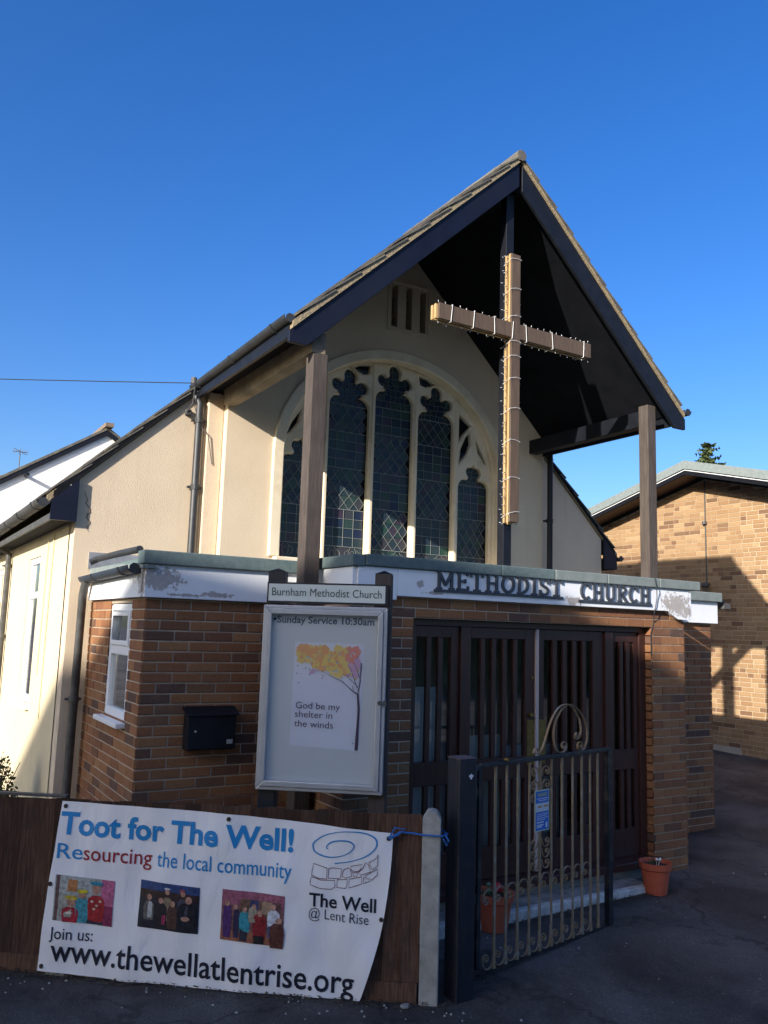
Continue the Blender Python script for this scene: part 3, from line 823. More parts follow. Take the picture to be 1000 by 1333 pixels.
wallpart('porch_wall', (6.05,5.26,0), Y, -X, .11, B0, 2.28, phase=1)
wallpart('porch_wall', (6.48,6.04,0), X, -Y, 1.40, B0, 2.40)
wallpart('porch_wall', (6.48,5.26,0), Y, X, .78, B0, 2.42, phase=1)
wallpart('porch_wall', (7.88,6.04,0), Y, X, 1.75, B0, 2.40, phase=1)
def hide(b, x, y):
    c = b[0]
    if c.y < 6.1 and c.x < 3.3 and c.z < 1.0: return True
    if 345 < x < 490 and 800 < y < 1025: return True
    if abs(b[4].x-1) < .1: return True
    if c.z < -.0: return True
    return False
place_bricks(walls, unit, BRK, hide=hide)
# white painted fascia boards
def fas(x0,x1,y0,y1,z0,z1): 
    m = MB(); m.box(x0,x1,y0,y1,z0,z1); return build('white_fascia', m, WPAINT, church, bevel=.003)
fas(1.63, 2.93, 5.985, 6.036, 2.335, 2.585)
fas(1.615, 1.656, 6.038, 7.77, 2.335, 2.55)
fas(2.90, 2.935, 5.222, 5.984, 2.37, 2.60)
fas(2.936, 3.27, 5.205, 5.256, 2.375, 2.608)
fas(3.272, 6.22, 5.205, 5.256, 2.405, 2.608)
m = MB(); m.prism([(6.222,5.206,2.40),(6.27,5.206,2.37),(6.35,5.206,2.335),(6.50,5.206,2.33),(6.50,5.206,2.606),(6.222,5.206,2.606)], (0,.05,0)); build('white_fascia', m, WPAINT, church)
fas(6.502, 7.95, 5.985, 6.036, 2.335, 2.575)
fas(7.90, 7.94, 6.038, 7.79, 2.335, 2.575)
fas(6.502, 6.54, 5.21, 5.984, 2.335, 2.588)
# coping trims in lengths
def cop(x0,x1,y0,y1,z0,z1,mat=GREEN):
    m = MB(); m.box(x0,x1,y0,y1,z0,z1); return build('roof_coping', m, mat, church, bevel=.008)
cop(1.60, 2.88, 5.95, 6.12, 2.572, 2.672)
cop(2.88, 2.99, 5.19, 6.12, 2.602, 2.688)
for a, b in ((2.992,4.24),(4.243,4.81),(4.813,5.42),(5.423,6.08),(6.083,6.64)): cop(a, b, 5.18, 5.32, 2.610, 2.695, GREENL if a > 4.5 else GREEN)
cop(6.55, 6.64, 5.322, 5.96, 2.608, 2.693, GREENL); cop(6.642, 7.98, 5.94, 6.08, 2.572, 2.672, GREENL); cop(7.885, 7.98, 6.082, 7.79, 2.57, 2.67)
m = MB(); m.prism([(1.60,5.955,2.56),(1.60,6.6,2.60),(1.60,7.7,2.615),(1.60,7.7,2.565),(1.60,5.955,2.54)], (.09,0,0)); build('roof_edge_trim', m, GREENL, church)
gutter((1.565, 6.05, 2.56), (1.565, 7.74, 2.535), .055, BLUEPIPE)
# narrow side window of the porch
m = MB(); a,b,c,d = 6.39,7.045,1.425,2.29; x0,x1 = 1.665,1.72
m.box(x0,x1,a,a+.06,c,d); m.box(x0,x1,b-.06,b,c,d); m.box(x0,x1,a+.06,b-.06,c,c+.06); m.box(x0,x1,a+.06,b-.06,d-.06,d); m.box(x0,x1,a+.06,b-.06,1.90,1.97)
m.box(x0-.012,x0,a+.05,a+.09,1.975,d-.05); m.box(x0-.012,x0,b-.09,b-.05,1.975,d-.05); m.box(x0-.012,x0,a+.09,b-.09,1.975,2.01); m.box(x0-.012,x0,a+.09,b-.09,d-.09,d-.05)
pw = build('window', m, UPVC, church, bevel=.005)
m = MB(); m.box(1.69,1.698,a+.058,b-.058,c+.058,1.902); m.box(1.69,1.698,a+.058,b-.058,1.968,d-.058); build('pane', m, GLASS, pw)
m = MB(); m.box(1.585,1.70,a-.04,b+.04,1.375,1.412); build('sill', m, UPVC, pw, bevel=.006)
m = MB(); m.box(1.78,1.79,a,b,c,d); build('blind', m, PALEIN, pw)

# interior of the lobby
m = MB(); m.box(3.0,6.4,7.3,7.35,0,2.5); build('lobby_back_wall', m, PALEIN, church)
m = MB(); m.box(3.0,6.4,5.45,7.75,.20,.265); build('lobby_floor', m, PALEIN, church)
m = MB(); m.box(3.0,6.4,5.42,7.75,2.46,2.49); build('lobby_ceiling', m, DARK, church)
WSC = flat('white_lobby_board', (.78,.82,.80)); m = MB(); m.box(3.46,4.02,5.52,5.55,.27,1.72); build('lobby_screen', m, WSC, church)
m = MB(); m.box(4.12,4.72,5.72,5.75,.27,1.30); build('lobby_screen', m, WSC, church)
m = MB(); m.box(4.9,5.9,6.3,6.34,.27,1.1); build('lobby_table', m, WSC, church)

# entrance joinery
VD = 5.36
door_z0, door_z1 = .29, 2.272
m = MB(); m.box(3.455,6.05,VD-.03,VD+.07,2.20,2.278); m.box(3.455,3.53,VD-.03,VD+.07,.26,2.2); m.box(5.965,6.048,VD-.03,VD+.07,.26,2.2)
for a, b in ((3.955,4.05),(5.535,5.63)): m.box(a,b,VD-.035,VD+.07,.26,2.2)
build('door_frame', m, DOORW, church, bevel=.004)
m = MB(); m.box(3.42,6.10,5.20,VD+.08,.20,.262); build('threshold', m, DOORW, church, bevel=.008)
m = MB(); m.box(3.455,6.05,5.27,VD+.08,B0,.198); build('threshold_base', m, SLAB, church)
def leaf(name, u0, u1, slats, st0, st1, handle=None):
    """a framed panel with two glazed fields and vertical slats"""
    v0, v1 = VD-.01, VD+.035; zm0, zm1 = 1.0, 1.175
    m = MB(); m.box(u0,u0+st0,v0,v1,.265,2.197); m.box(u1-st1,u1,v0,v1,.265,2.197)
    a, b = u0+st0, u1-st1
    m.box(a,b,v0,v1,2.11,2.197); m.box(a,b,v0,v1,zm0,zm1); m.box(a,b,v0,v1,.265,.50)
    o = build(name, m, DOORW, church, bevel=.004)
    m = MB(); m.poly([(a-.002,VD+.015,.498),(b+.002,VD+.015,.498),(b+.002,VD+.015,zm0+.002),(a-.002,VD+.015,zm0+.002)]); build('glass_panel', m, GLASS, o)
    m = MB(); m.poly([(a-.002,VD+.015,zm1-.002),(b+.002,VD+.015,zm1-.002),(b+.002,VD+.015,2.112),(a-.002,VD+.015,2.112)]); build('glass_panel', m, GLASS, o)
    for k in range(slats):
        c = a + (b-a)*(k+1)/(slats+1)
        m = MB(); m.box(c-.021,c+.021,VD-.022,VD+.008,zm1+.001,2.109); m.box(c-.021,c+.021,VD-.022,VD+.008,.502,zm0-.001)
        build('slat', m, DOORW, o, bevel=.003)
    return o
leaf('side_light', 3.532, 3.953, 2, .02, .075)
dl = leaf('door', 4.052, 4.737, 4, .02, .105)
dr = leaf('door', 4.768, 5.533, 4, .07, .13)
leaf('side_light', 5.632, 5.963, 2, .03, .05)
m = MB(); m.box(4.738,4.766,VD-.028,VD-.005,.27,2.197); build('door_edge_strip', m, flat('pale_pink_door_edge', (.50,.41,.37)), dr)
for dd, cx in ((dl, 4.69), (dr, 4.815)):
    m = MB(); m.box(cx-.038,cx+.038,VD-.016,VD-.011,1.10,1.46); build('push_plate', m, BRASS, dd, bevel=.002)
m = MB(); m.tube([(4.685,VD-.012,1.50),(4.685,VD-.04,1.50)], .018, 14); m.tube([(4.705,VD-.012,1.80),(4.705,VD-.022,1.80)], .012, 12); build('lock', m, BRASS, dl, smooth=True)
m = MB(); m.tube([(4.69,VD-.012,1.07),(4.69,VD-.05,1.07)], .012, 10); m.tube([(4.69,VD-.05,1.08),(4.70,VD-.05,.99)], .009, 8); build('handle', m, BRASS, dl, smooth=True); m = MB(); m.tube([(4.69,VD-.012,.90),(4.69,VD-.03,.90)], .014, 10); build('lock', m, BRASS, dl, smooth=True)

# --- raised letters
LETT = M('dark_grey_painted_letter', (.035,.042,.055), (.055,.065,.08), 20, .5, .1, 60, .002)
def stroke(mb, p, q, t, k):
    p, q = Vector((p[0],p[1])), Vector((q[0],q[1])); d = (q-p); L = d.length; d /= L; n = Vector((-d.y, d.x))*t/2
    f = 5.205 - .016 - .0004*k
    pts = [p-n, q-n, q+n, p+n]
    mb.hexa([(a.x, 5.2045, a.y) for a in pts] + [(a.x, f, a.y) for a in pts])
def rib(mb, P, t, k):
    # thick polyline as one ribbon
    n = len(P); L_, R_ = [], []
    for i, p in enumerate(P):
        a = Vector(P[max(i-1,0)]); b = Vector(P[min(i+1,n-1)]); d = (b-a).normalized(); nn = Vector((-d.y, d.x))
        tt = t[i] if isinstance(t, list) else t
        L_.append(Vector(p)+nn*tt/2); R_.append(Vector(p)-nn*tt/2)
    f = 5.205-.016-.0004*k
    for i in range(n-1):
        q = [L_[i], L_[i+1], R_[i+1], R_[i]]
        mb.poly([(a.x, f, a.y) for a in q]); mb.poly([(a.x, 5.2045, a.y) for a in reversed(q)])
        mb.poly([(L_[i].x,f,L_[i].y),(L_[i].x,5.2045,L_[i].y),(L_[i+1].x,5.2045,L_[i+1].y),(L_[i+1].x,f,L_[i+1].y)])
        mb.poly([(R_[i].x,f,R_[i].y),(R_[i+1].x,f,R_[i+1].y),(R_[i+1].x,5.2045,R_[i+1].y),(R_[i].x,5.2045,R_[i].y)])
    for e in (0, n-1):
        mb.poly([(L_[e].x,f,L_[e].y),(R_[e].x,f,R_[e].y),(R_[e].x,5.2045,R_[e].y),(L_[e].x,5.2045,L_[e].y)])
def letter(ch, x, z, w, h):
    mb = MB(); t = .024; th = .016; k = [0]
    def S(a, b, c, d, tt=t): k[0] += 1; stroke(mb, (x+a*w, z+b*h), (x+c*w, z+d*h), tt, k[0])
    def serif(cx, top, ww=.34):
        y = 1-.045 if top else .045
        S(cx-ww/2, y, cx+ww/2, y, th*.9)
    def A(cx, cy, rx, ry, a0, a1, tt=t, n=16):
        k[0] += 1; rib(mb, [(x+(cx+rx*math.cos(R(a0+(a1-a0)*i/n)))*w, z+(cy+ry*math.sin(R(a0+(a1-a0)*i/n)))*h) for i in range(n+1)], tt, k[0])
    if ch == 'M':
        S(.16,0,.16,1); S(.84,0,.84,1); S(.12,.97,.5,.22,t*.9); S(.5,.22,.88,.97,t*.9)
        serif(.16,0,.3); serif(.84,0,.3); serif(.08,1,.2); serif(.92,1,.2)
    elif ch == 'E':
        S(.25,0,.25,1); S(.06,.945,.92,.945,th); S(.06,.055,.94,.055,th); S(.25,.5,.72,.5,th); S(.89,.78,.89,.99,th); S(.91,.01,.91,.24,th); S(.70,.39,.70,.61,th*.9)
    elif ch == 'T':
        S(.5,0,.5,1); S(.04,.945,.96,.945,th); S(.07,.74,.07,.99,th); S(.93,.74,.93,.99,th); serif(.5,0,.5)
    elif ch == 'H':
        S(.22,0,.22,1); S(.78,0,.78,1); S(.22,.5,.78,.5,th)
        for c in (.22,.78):
            for tp in (0,1): serif(c,tp,.36)
    elif ch == 'O': A(.5,.5,.40,.44,0,360,t)
    elif ch == 'D':
        S(.22,0,.22,1); A(.30,.5,.52,.445,-90,90,t*.95); S(.06,.945,.34,.945,th); S(.06,.055,.34,.055,th)
    elif ch == 'I': S(.5,0,.5,1); serif(.5,0,.9); serif(.5,1,.9)
    elif ch == 'S':
        P = [(.86,.74),(.80,.88),(.62,.95),(.42,.95),(.24,.88),(.17,.74),(.24,.61),(.45,.53),(.62,.48),(.80,.40),(.86,.26),(.78,.12),(.58,.05),(.38,.05),(.20,.12),(.13,.27)]
        k[0] += 1; rib(mb, [(x+a*w, z+b*h) for a, b in P], t*.85, k[0]); S(.86,.68,.86,.98,th); S(.12,.02,.12,.32,th)
    elif ch == 'C': A(.54,.5,.42,.44,48,312,t); S(.86,.68,.86,.99,th)
    elif ch == 'U':
        S(.20,.32,.20,1); S(.80,.32,.80,1); A(.5,.34,.30,.285,180,360,t); serif(.20,1,.38); serif(.80,1,.38)
    elif ch == 'R':
        S(.22,0,.22,1); A(.38,.72,.40,.225,-90,90,t*.85); S(.06,.945,.40,.945,th); S(.22,.495,.40,.495,th); S(.45,.49,.86,.02,t*.9); serif(.22,0,.34); serif(.88,0,.24)
    return mb
lw = {'M':1.25,'E':.92,'T':.95,'H':1.1,'O':1.05,'D':1.05,'I':.5,'S':.85,'C':.98,'U':1.05,'R':1.05}
def word(wd, u0, u1, z0, h):
    tot = sum(lw[c] for c in wd); gap = .10; tot += gap*(len(wd)-1); kk = (u1-u0)/tot; x = u0
    for c in wd:
        build('letter', letter(c, x, z0+.022, lw[c]*kk, h), LETT, church, fixn=True); x += (lw[c]+gap)*kk
    m = MB(); m.box(u0-.02, u1+.01, 5.190, 5.2045, z0, z0+.021); build('letter_rail', m, LETT, church, bevel=.003)
word('METHODIST', 3.615, 4.90, 2.452, .145)
word('CHURCH', 5.105, 5.97, 2.440, .147)
# loose cable over the coping right of the lettering
m = MB(); m.tube([(6.02,5.30,2.70),(6.00,5.17,2.70),(6.02,5.165,2.6),(6.05,5.19,2.52),(6.03,5.19,2.44),(6.02,5.2,2.38),(6.07,5.25,2.30),(6.03,5.25,2.2),(6.03,5.25,2.0)], .004, 5)
build('loose_cable', m, PIPE, church)

# ================================================================ things on the church
# --- cross hung with lights
cross = thing('cross', (4.75, 5.70, 2.69), 'tall brown timber cross wrapped in a string of small lights below the canopy apex', 'cross')
m = MB(); m.box(4.675,4.765,5.70,5.79,2.66,6.32); build('mast', m, BLK, cross, bevel=.004)
m = MB(); m.box(4.63,4.81,5.66,5.83,2.63,2.68); build('mast_foot', m, KERBW, cross)
XL, XR, XF, XB = 4.655, 4.757, 5.592, 5.695
m = MB(); m.box(XL+.0,XR,XF,XF+.025,3.125,5.605); build('upright_front_board', m, XFR, cross, bevel=.003)
for a, b in ((XF+.027, XF+.052), (XF+.076, XF+.102)):
    m = MB(); m.box(XL+.004,XR-.004,a,b,3.12,5.615); build('upright_strip', m, XSD, cross, bevel=.003)
m = MB(); m.box(XL+.030,XR-.03,XF+.0522,XF+.0758,3.11,5.62); build('upright_core', m, XSD, cross)
m = MB(); m.box(3.86,XL-.001,XF+.002,XF+.025,4.805,4.945); build('arm_front_board', m, XFR, cross, bevel=.003)
m = MB(); m.box(XR+.001,5.645,XF+.002,XF+.025,4.805,4.945); build('arm_front_board', m, XFR, cross, bevel=.003)
for a, b in ((XF+.027, XF+.052), (XF+.076, XF+.102)):
    m = MB(); m.box(3.84,XL+.003,a,b,4.81,4.94); build('arm_strip', m, XSD, cross, bevel=.003)
    m = MB(); m.box(XR-.003,5.64,a,b,4.81,4.94); build('arm_strip', m, XSD, cross, bevel=.003)
m = MB(); m.box(3.86,XL+.03,XF+.0522,XF+.0758,4.83,4.92); build('arm_core', m, XFR, cross)
m = MB(); m.box(XR-.03,5.63,XF+.0522,XF+.0758,4.83,4.92); build('arm_core', m, XFR, cross)
wires, bulbs = MB(), MB()
rr = random.Random(3)
def run(p, q, out, step=.075):
    p, q, out = Vector(p), Vector(q), Vector(out); L = (q-p).length; n = int(L/step); pts = []
    for i in range(n+1):
        c = p.lerp(q, i/n) + out*.006 + Vector((rr.uniform(-.004,.004), rr.uniform(-.004,.004), rr.uniform(-.004,.004))); pts.append(c)
        dr = (out + Vector((rr.uniform(-.5,.5), rr.uniform(-.5,.5), rr.uniform(-.5,.5)))).normalized()
        wires.tube([c, c+dr*.016], .0036, 5); bulbs.tube([c+dr*.016, c+dr*.032], .0026, 5)
    wires.tube(pts, .0025, 4)
run((XL,XF+.064,3.12),(XL,XF+.064,5.6),-X); run((XL+.01,XF+.105,3.12),(XL+.01,XF+.105,5.6),-X,.12); run((XR,XF+.05,3.12),(XR,XF+.05,5.6),X,.09)
run((3.88,XF+.04,4.945),(XL,XF+.04,4.945),Z); run((XR,XF+.04,4.945),(5.63,XF+.04,4.945),Z)
run((3.88,XF+.04,4.805),(XL,XF+.04,4.805),-Z,.085); run((XR,XF+.04,4.805),(5.63,XF+.04,4.805),-Z,.085)
tag(build('string_light_wire', wires, WIRE, cross), kind='stuff'); tag(build('string_light_bulbs', bulbs, BULB, cross), kind='stuff')
def tie_v(z):
    m = MB(); e = .006; t = rr.uniform(-.02,.02)
    e2 = rr.uniform(0,.012); m.tube([(XL-e-e2,XF-e,z),((XL+XR)/2,XF-e-e2,z+.006+t/2),(XR+e,XF-e,z+t),(XR+e,XB+e,z+t),(XL-e,XB+e,z-.03),(XL-e-e2,XF-e,z),(XL-.035,XF-.02,z-.02)], .0020, 5); build('cable_tie', m, TIE, cross)
for z in (3.20,3.52,3.86,4.14,4.42,4.63,4.77,5.00,5.26,5.55): tie_v(z)
def tie_h(x):
    m = MB(); e = .006; t = rr.uniform(-.015,.015)
    m.tube([(x,XF-e,4.80-e),(x+t,XF-e,4.945+e),(x+t,XB+e,4.945+e),(x,XB+e,4.80-e),(x,XF-e,4.80-e)], .0026, 5); build('cable_tie', m, TIE, cross)
for x in (3.98,4.22,4.46,4.66,4.83,5.15,5.54): tie_h(x)

# letterbox
lb = thing('letterbox', (2.17,6.0,1.25), 'black metal letterbox on the brick wall left of the notice board', 'letterbox')
m = MB(); m.prism([(1.99,6.03,1.255),(1.99,5.93,1.255),(1.99,5.93,1.50),(1.99,6.03,1.545)], (.37,0,0)); build('box', m, BLK, lb, bevel=.01)
m = MB(); m.hexa([(1.975,5.915,1.495),(2.375,5.915,1.495),(2.375,6.03,1.545),(1.975,6.03,1.545),(1.975,5.915,1.51),(2.375,5.915,1.51),(2.375,6.03,1.56),(1.975,6.03,1.56)]); build('lid', m, BLK, lb, bevel=.004)
m = MB(); m.tube([(2.05,5.93,1.39),(2.05,5.922,1.39)], .008, 10); build('lock', m, ALU, lb)
m = MB(); m.box(2.29,2.335,5.926,5.93,1.295,1.325); build('badge', m, ALU, lb)

# junction box with bracket, and overhead wire
m = MB(); m.box(2.39,2.45,7.76,7.80,4.17,4.23)
jb = build('cable_box', m, GUT, None, bevel=.008); tag(jb, 'small grey cable box on the cream wall beneath the sloping verge', 'cable box')
m = MB(); m.tube([(2.40,7.76,4.2),(2.44,7.72,4.28),(2.45,7.72,4.40),(2.46,7.74,4.47)], .006, 5); m.tube([(2.49,7.74,4.42),(2.47,7.74,4.25),(2.52,7.72,4.08),(2.60,7.68,3.98),(2.66,7.69,3.7)], .005, 5); build('loose_cable', m, GUT, jb)
m = MB(); pts = []
a, b = Vector((.55,9.2,4.62)), Vector((2.47,7.76,4.50)); a = b + (a-b)*9
for i in range(25):
    t = i/24; p = a.lerp(b, t); p.z -= 1.0*4*t*(1-t)*.18; pts.append(p)
m.tube(pts, .005, 5); tag(build('overhead_cable', m, WIRE), 'thin black telephone cable running across the sky to the church verge', 'cable')
# floodlight at the right porch corner
m = MB(); m.box(8.0,8.10,6.00,6.08,2.56,2.60); m.box(8.04,8.16,5.97,6.05,2.50,2.56)
tag(build('floodlight', m, GUT, bevel=.006), 'small grey floodlight on the right end of the porch roof', 'light')

# ================================================================ notice board, fence, banner
F0 = Vector((.874, 5.845, 0)); FD = Vector((.79581671, -.60553758, 0)); FN = Vector((-.60553758, -.79581671, 0))
def FP(s, z, o=0): return F0 + FD*s + FN*o + Z*z           # o>0 towards the street
def fbox(mb, s0, s1, o0, o1, z0, z1): return mb.obox(F0, FD, FN, Z, s0, s1, o0, o1, z0, z1)
OB = -.30
nb = thing('notice_board', FP(1.88, 0, OB-.06), 'aluminium framed notice board on dark posts headed Burnham Methodist Church', 'notice board')
for a, b in ((1.466,1.58),(2.197,2.31)):
    m = MB(); fbox(m, a, b, OB-.17, OB-.06, -.15, 2.525); build('post', m, POST if a > 2 else GPOST, nb, bevel=.006)
    c = MB(); P = [FP(a, 2.526, OB-.17), FP(b, 2.526, OB-.17), FP(b, 2.526, OB-.06), FP(a, 2.526, OB-.06)]; q = FP((a+b)/2, 2.55, OB-.115)
    for i in range(4): c.poly([P[i], P[(i+1) % 4], q])
    build('post_cap', c, GPOST, nb)
m = MB()
s0, s1, z0, z1 = 1.462, 2.292, 1.105, 2.297
m2 = MB(); fbox(m2, s0+.02, s1-.02, OB-.055, OB-.04, z0+.02, z1-.02); build('back_panel', m2, flat('pale_grey_panel', (.72,.75,.77), .5), nb)
def frame(mb, s0, s1, z0, z1, w, o0, o1):
    def q(a, b, c, d):   # mitred piece
        mb.hexa([FP(*a, o0), FP(*b, o0), FP(*c, o0), FP(*d, o0), FP(*a, o1), FP(*b, o1), FP(*c, o1), FP(*d, o1)])
    e = .0015
    q((s0+e, z0), (s1-e, z0), (s1-w-e, z0+w), (s0+w+e, z0+w)); q((s0+e, z1), (s0+w+e, z1-w), (s1-w-e, z1-w), (s1-e, z1))
    q((s0, z0+e), (s0+w, z0+w+e), (s0+w, z1-w-e), (s0, z1-e)); q((s1, z0+e), (s1, z1-e), (s1-w, z1-w-e), (s1-w, z0+w+e))
mf = MB(); frame(mf, s0, s1, z0, z1, .022, OB-.06, OB); frame(mf, s0+.024, s1-.024, z0+.024, z1-.024, .034, OB-.035, OB+.012)
build('frame', mf, ALU, nb, bevel=.003)
m = MB(); m.poly([FP(s0+.055,z0+.055,OB-.018),FP(s1-.055,z0+.055,OB-.018),FP(s1-.055,z1-.055,OB-.018),FP(s0+.055,z1-.055,OB-.018)]); build('glass', m, BGLASS, nb, fixn=False)
m = MB(); m.tube([FP(2.262,1.684,OB+.01), FP(2.262,1.684,OB+.03)], .014, 12); m.obox(FP(2.29,1.67,OB), FD, FN, Z, -.005, .015, 0, .02, 0, .03); build('lock', m, GUT, nb)
NF = lambda s, z, o: FP(s, z, OB-.04+o)
# poster
m = MB()
_P = [(1.676,2.058),(2.145,2.054),(2.133,1.366),(1.669,1.386)]
# subtly rippled paper
n1, n2 = 10, 16
for j in range(n2+1):
    for i in range(n1+1):
        a, b = i/n1, j/n2
        s = (_P[0][0]*(1-a)+_P[1][0]*a)*(1-b)+(_P[3][0]*(1-a)+_P[2][0]*a)*b; z = (_P[0][1]*(1-a)+_P[1][1]*a)*(1-b)+(_P[3][1]*(1-a)+_P[2][1]*a)*b
        m.v.append(tuple(NF(s, z, .002+.0015*math.sin(z*38+s*6)*b)))
for j in range(n2):
    for i in range(n1): q = j*(n1+1)+i; m.f.append((q, q+1, q+n1+2, q+n1+1)); m.m.append(0)
poster = build('poster', m, flat('white_poster_paper', (.82,.83,.92), .6), nb, smooth=True, fixn=False)
def blots(name, cols, fn, spots, seed, parent):
    rd = random.Random(seed); 
    for ci, (c, lst) in enumerate(zip(cols, spots)):
        mb = MB()
        for (s, z, r) in lst:
            k = 11; ph = rd.random()*6; o = .0056 + .0004*ci + rd.random()*.0003
            mb.poly([fn(s+r*(1+.25*math.sin(3*q+ph)+rd.uniform(-.15,.15))*math.cos(q), z+r*(1+.25*math.sin(2*q+ph)+rd.uniform(-.15,.15))*math.sin(q), o) for q in [2*math.pi*i/k for i in range(k)]])
        build(name, mb, c, parent, fixn=False)
rd = random.Random(5)
yel, ora, red, pnk = [], [], [], []
for i in range(190):
    a = rd.random(); s = 1.70+.40*a; top = 2.04; low = 1.93-.10*math.sin(max(0,(a-.15))*2.0)
    z = rd.uniform(low, top-.01); r = rd.uniform(.008,.026)
    s = min(max(s, 1.70), 2.118); z = min(z, 2.048-r)
    if s > 2.03 and z > 1.93: red.append((s, z, r*.9))
    elif z > 1.99 and a < .5 and rd.random() < .6: ora.append((s, z, r))
    elif rd.random() < .25: ora.append((s, z, r*.7))
    else: yel.append((s, z, r))
for i in range(16): pnk.append((rd.uniform(2.03,2.125), rd.uniform(1.84,1.95), rd.uniform(.010,.02)))
pnk += [(1.805,1.868,.014),(1.835,1.877,.008),(1.79,1.86,.008)]
blots('poster_foliage', [flat('yellow_watercolour', (.90,.70,.24)), flat('orange_watercolour', (.90,.48,.22)), flat('coral_watercolour', (.88,.36,.28)), flat('pink_watercolour', (.75,.48,.66))], NF, [yel, ora, red, pnk], 2, poster)
PTREE = {'trunk': [(2.112,1.373,.0104),(2.114,1.458,.0098),(2.118,1.551,.008),(2.12,1.632,.0074),(2.114,1.693,.0067),(2.109,1.737,.0061)], 'b1': [(2.109,1.731,.0049),(2.074,1.751,.0028),(2.028,1.79,.0021),(1.988,1.817,.0018),(1.948,1.832,.0012),(1.902,1.852,.0009),(1.875,1.87,.0006)], 'b2': [(2.11,1.743,.0037),(2.12,1.781,.0031),(2.124,1.844,.0028),(2.127,1.895,.0037),(2.126,1.933,.0028)], 'b3': [(2.107,1.768,.0028),(2.088,1.811,.0021),(2.07,1.867,.0015),(2.049,1.911,.0009)], 'b4': [(2.12,1.832,.0018),(2.098,1.894,.0015),(2.074,1.937,.0009)], 'b5': [(2.081,1.755,.0018),(2.073,1.783,.0015)], 'b6': [(2.12,1.788,.0018),(2.128,1.82,.0012)], 'b7': [(2.109,1.778,.0018),(2.072,1.811,.0015),(2.032,1.847,.0012),(2.006,1.856,.0009)]}
def ribbon(mb, P, wd, fn, o):
    n = len(P); L_, R_ = [], []
    for i in range(n):
        a = Vector(P[max(i-1,0)][:2]); b = Vector(P[min(i+1,n-1)][:2]); d = (b-a).normalized(); nn = Vector((-d.y, d.x)); p = Vector(P[i][:2])
        tt = (P[i][2] if wd is None else wd)
        L_.append(p+nn*tt); R_.append(p-nn*tt)
    for i in range(n-1): mb.poly([fn(*L_[i], o), fn(*L_[i+1], o), fn(*R_[i+1], o), fn(*R_[i], o)])
m = MB()
for i, (k, P) in enumerate(PTREE.items()): ribbon(m, P, None, NF, .0075+.0002*i)
for (s, z) in [(1.703,1.902),(1.699,1.851),(1.783,1.878),(1.785,1.845),(1.828,1.897),(1.867,1.874),(1.876,1.842),(1.87,1.826),(1.906,1.903),(1.757,1.885),(1.715,1.791),(2.087,1.416)]:
    m.poly([NF(s+.004*math.cos(q), z+.004*math.sin(q), .0078) for q in [i*math.pi/3 for i in range(6)]])
build('poster_tree', m, INKP, poster, fixn=False)
text('poster_text', 'God be my', 1.700, 1.626, 1.995, 1.622, .042, NF, INKP, poster, -.004, off=.006)
text('poster_text', 'shelter in', 1.697, 1.569, 1.947, 1.566, .042, NF, INKP, poster, -.004, off=.006)
text('poster_text', 'the winds', 1.695, 1.509, 1.954, 1.504, .042, NF, INKP, poster, -.004, off=.006)
# serif heading
def serif_text(body, s0, z0, s1, z1, cap, fn, mat, parent, name='heading_text'):
    o = text(name, body, s0, z0, s1, z1, cap, fn, mat, parent, .022, off=.003)
    return o
serif_text('Sunday Service 10:30am', 1.548, 2.182, 2.205, 2.180, .045, NF, INKS, nb)
m = MB(); m.poly([NF(1.533+.011*math.cos(q), 2.205+.011*math.sin(q), .003) for q in [i*math.pi/6 for i in range(12)]]); build('heading_dot', m, flat('dark_blue_pin', (.03,.05,.10)), nb, fixn=False)
# header sign
sg = MB(); fbox(sg, 1.470, 2.290, OB-.058, OB-.035, 2.312, 2.452); sgo = build('header_sign_frame', sg, GPOST, nb)
def signmat():
    m, n, b = newmat('rust_stained_white_sign'); b.inputs['Roughness'].default_value = .4
    base = ramp(n, noise(n, 6, 4, .6), [(.3, (.56,.61,.57)), (.7, (.62,.66,.62))])
    mp = N(n, 'ShaderNodeMapping'); mp.inputs['Scale'].default_value = (16, 16, 1.2); n.links.new(pos(n), mp.inputs[0])
    st = ramp(n, noise(n, 1, 4, .7, mp.outputs[0]), [(.60, (0,0,0)), (.78, (.8,.8,.8))])
    n.links.new(mix(n, st, base, (.42,.24,.10)), b.inputs['Base Color']); return m
m = MB(); fbox(m, 1.482, 2.272, OB-.034, OB-.030, 2.326, 2.440); build('header_sign', m, signmat(), sgo)
text('header_text', 'Burnham Methodist Church', 1.505, 2.362, 2.248, 2.358, .052, lambda s,z,o: FP(s,z,OB-.030+o), INKG, sgo, -.001, off=.002)

# fence
fe = thing('wooden_fence', FP(1.2, 0, 0), 'low brown close boarded fence with concrete posts running along the street', 'fence')
s = -1.6; i = 0; rf = random.Random(11)
while s < 2.545:
    wd = min(.104, 2.56-s); zt = 1.035 + .012*(s+.1) + rf.uniform(-.006, .006); o0 = rf.uniform(0,.003)
    m = MB(); a, b = s, s+wd+.008
    m.hexa([FP(a,.12,o0-.010), FP(b,.12,o0-.022), FP(b,.12,o0-.014), FP(a,.12,o0+.006), FP(a,zt,o0-.010), FP(b,zt,o0-.022), FP(b,zt,o0-.014), FP(a,zt,o0+.006)])
    build('fence_board', m, FENCE, fe); s += wd; i += 1
    if wd < .1: break
m = MB(); fbox(m, -1.6, 2.56, -.035, .004, -.08, .118); build('gravel_board', m, FENCE, fe, bevel=.004)
for z in (.3, .85):
    m = MB(); fbox(m, -1.6, 2.56, -.075, -.025, z, z+.05); build('fence_rail', m, FENCE, fe)
m = MB(); fbox(m, -1.6, .34, -.030, .014, 1.052, 1.066); build('capping_strip', m, GUT, fe)
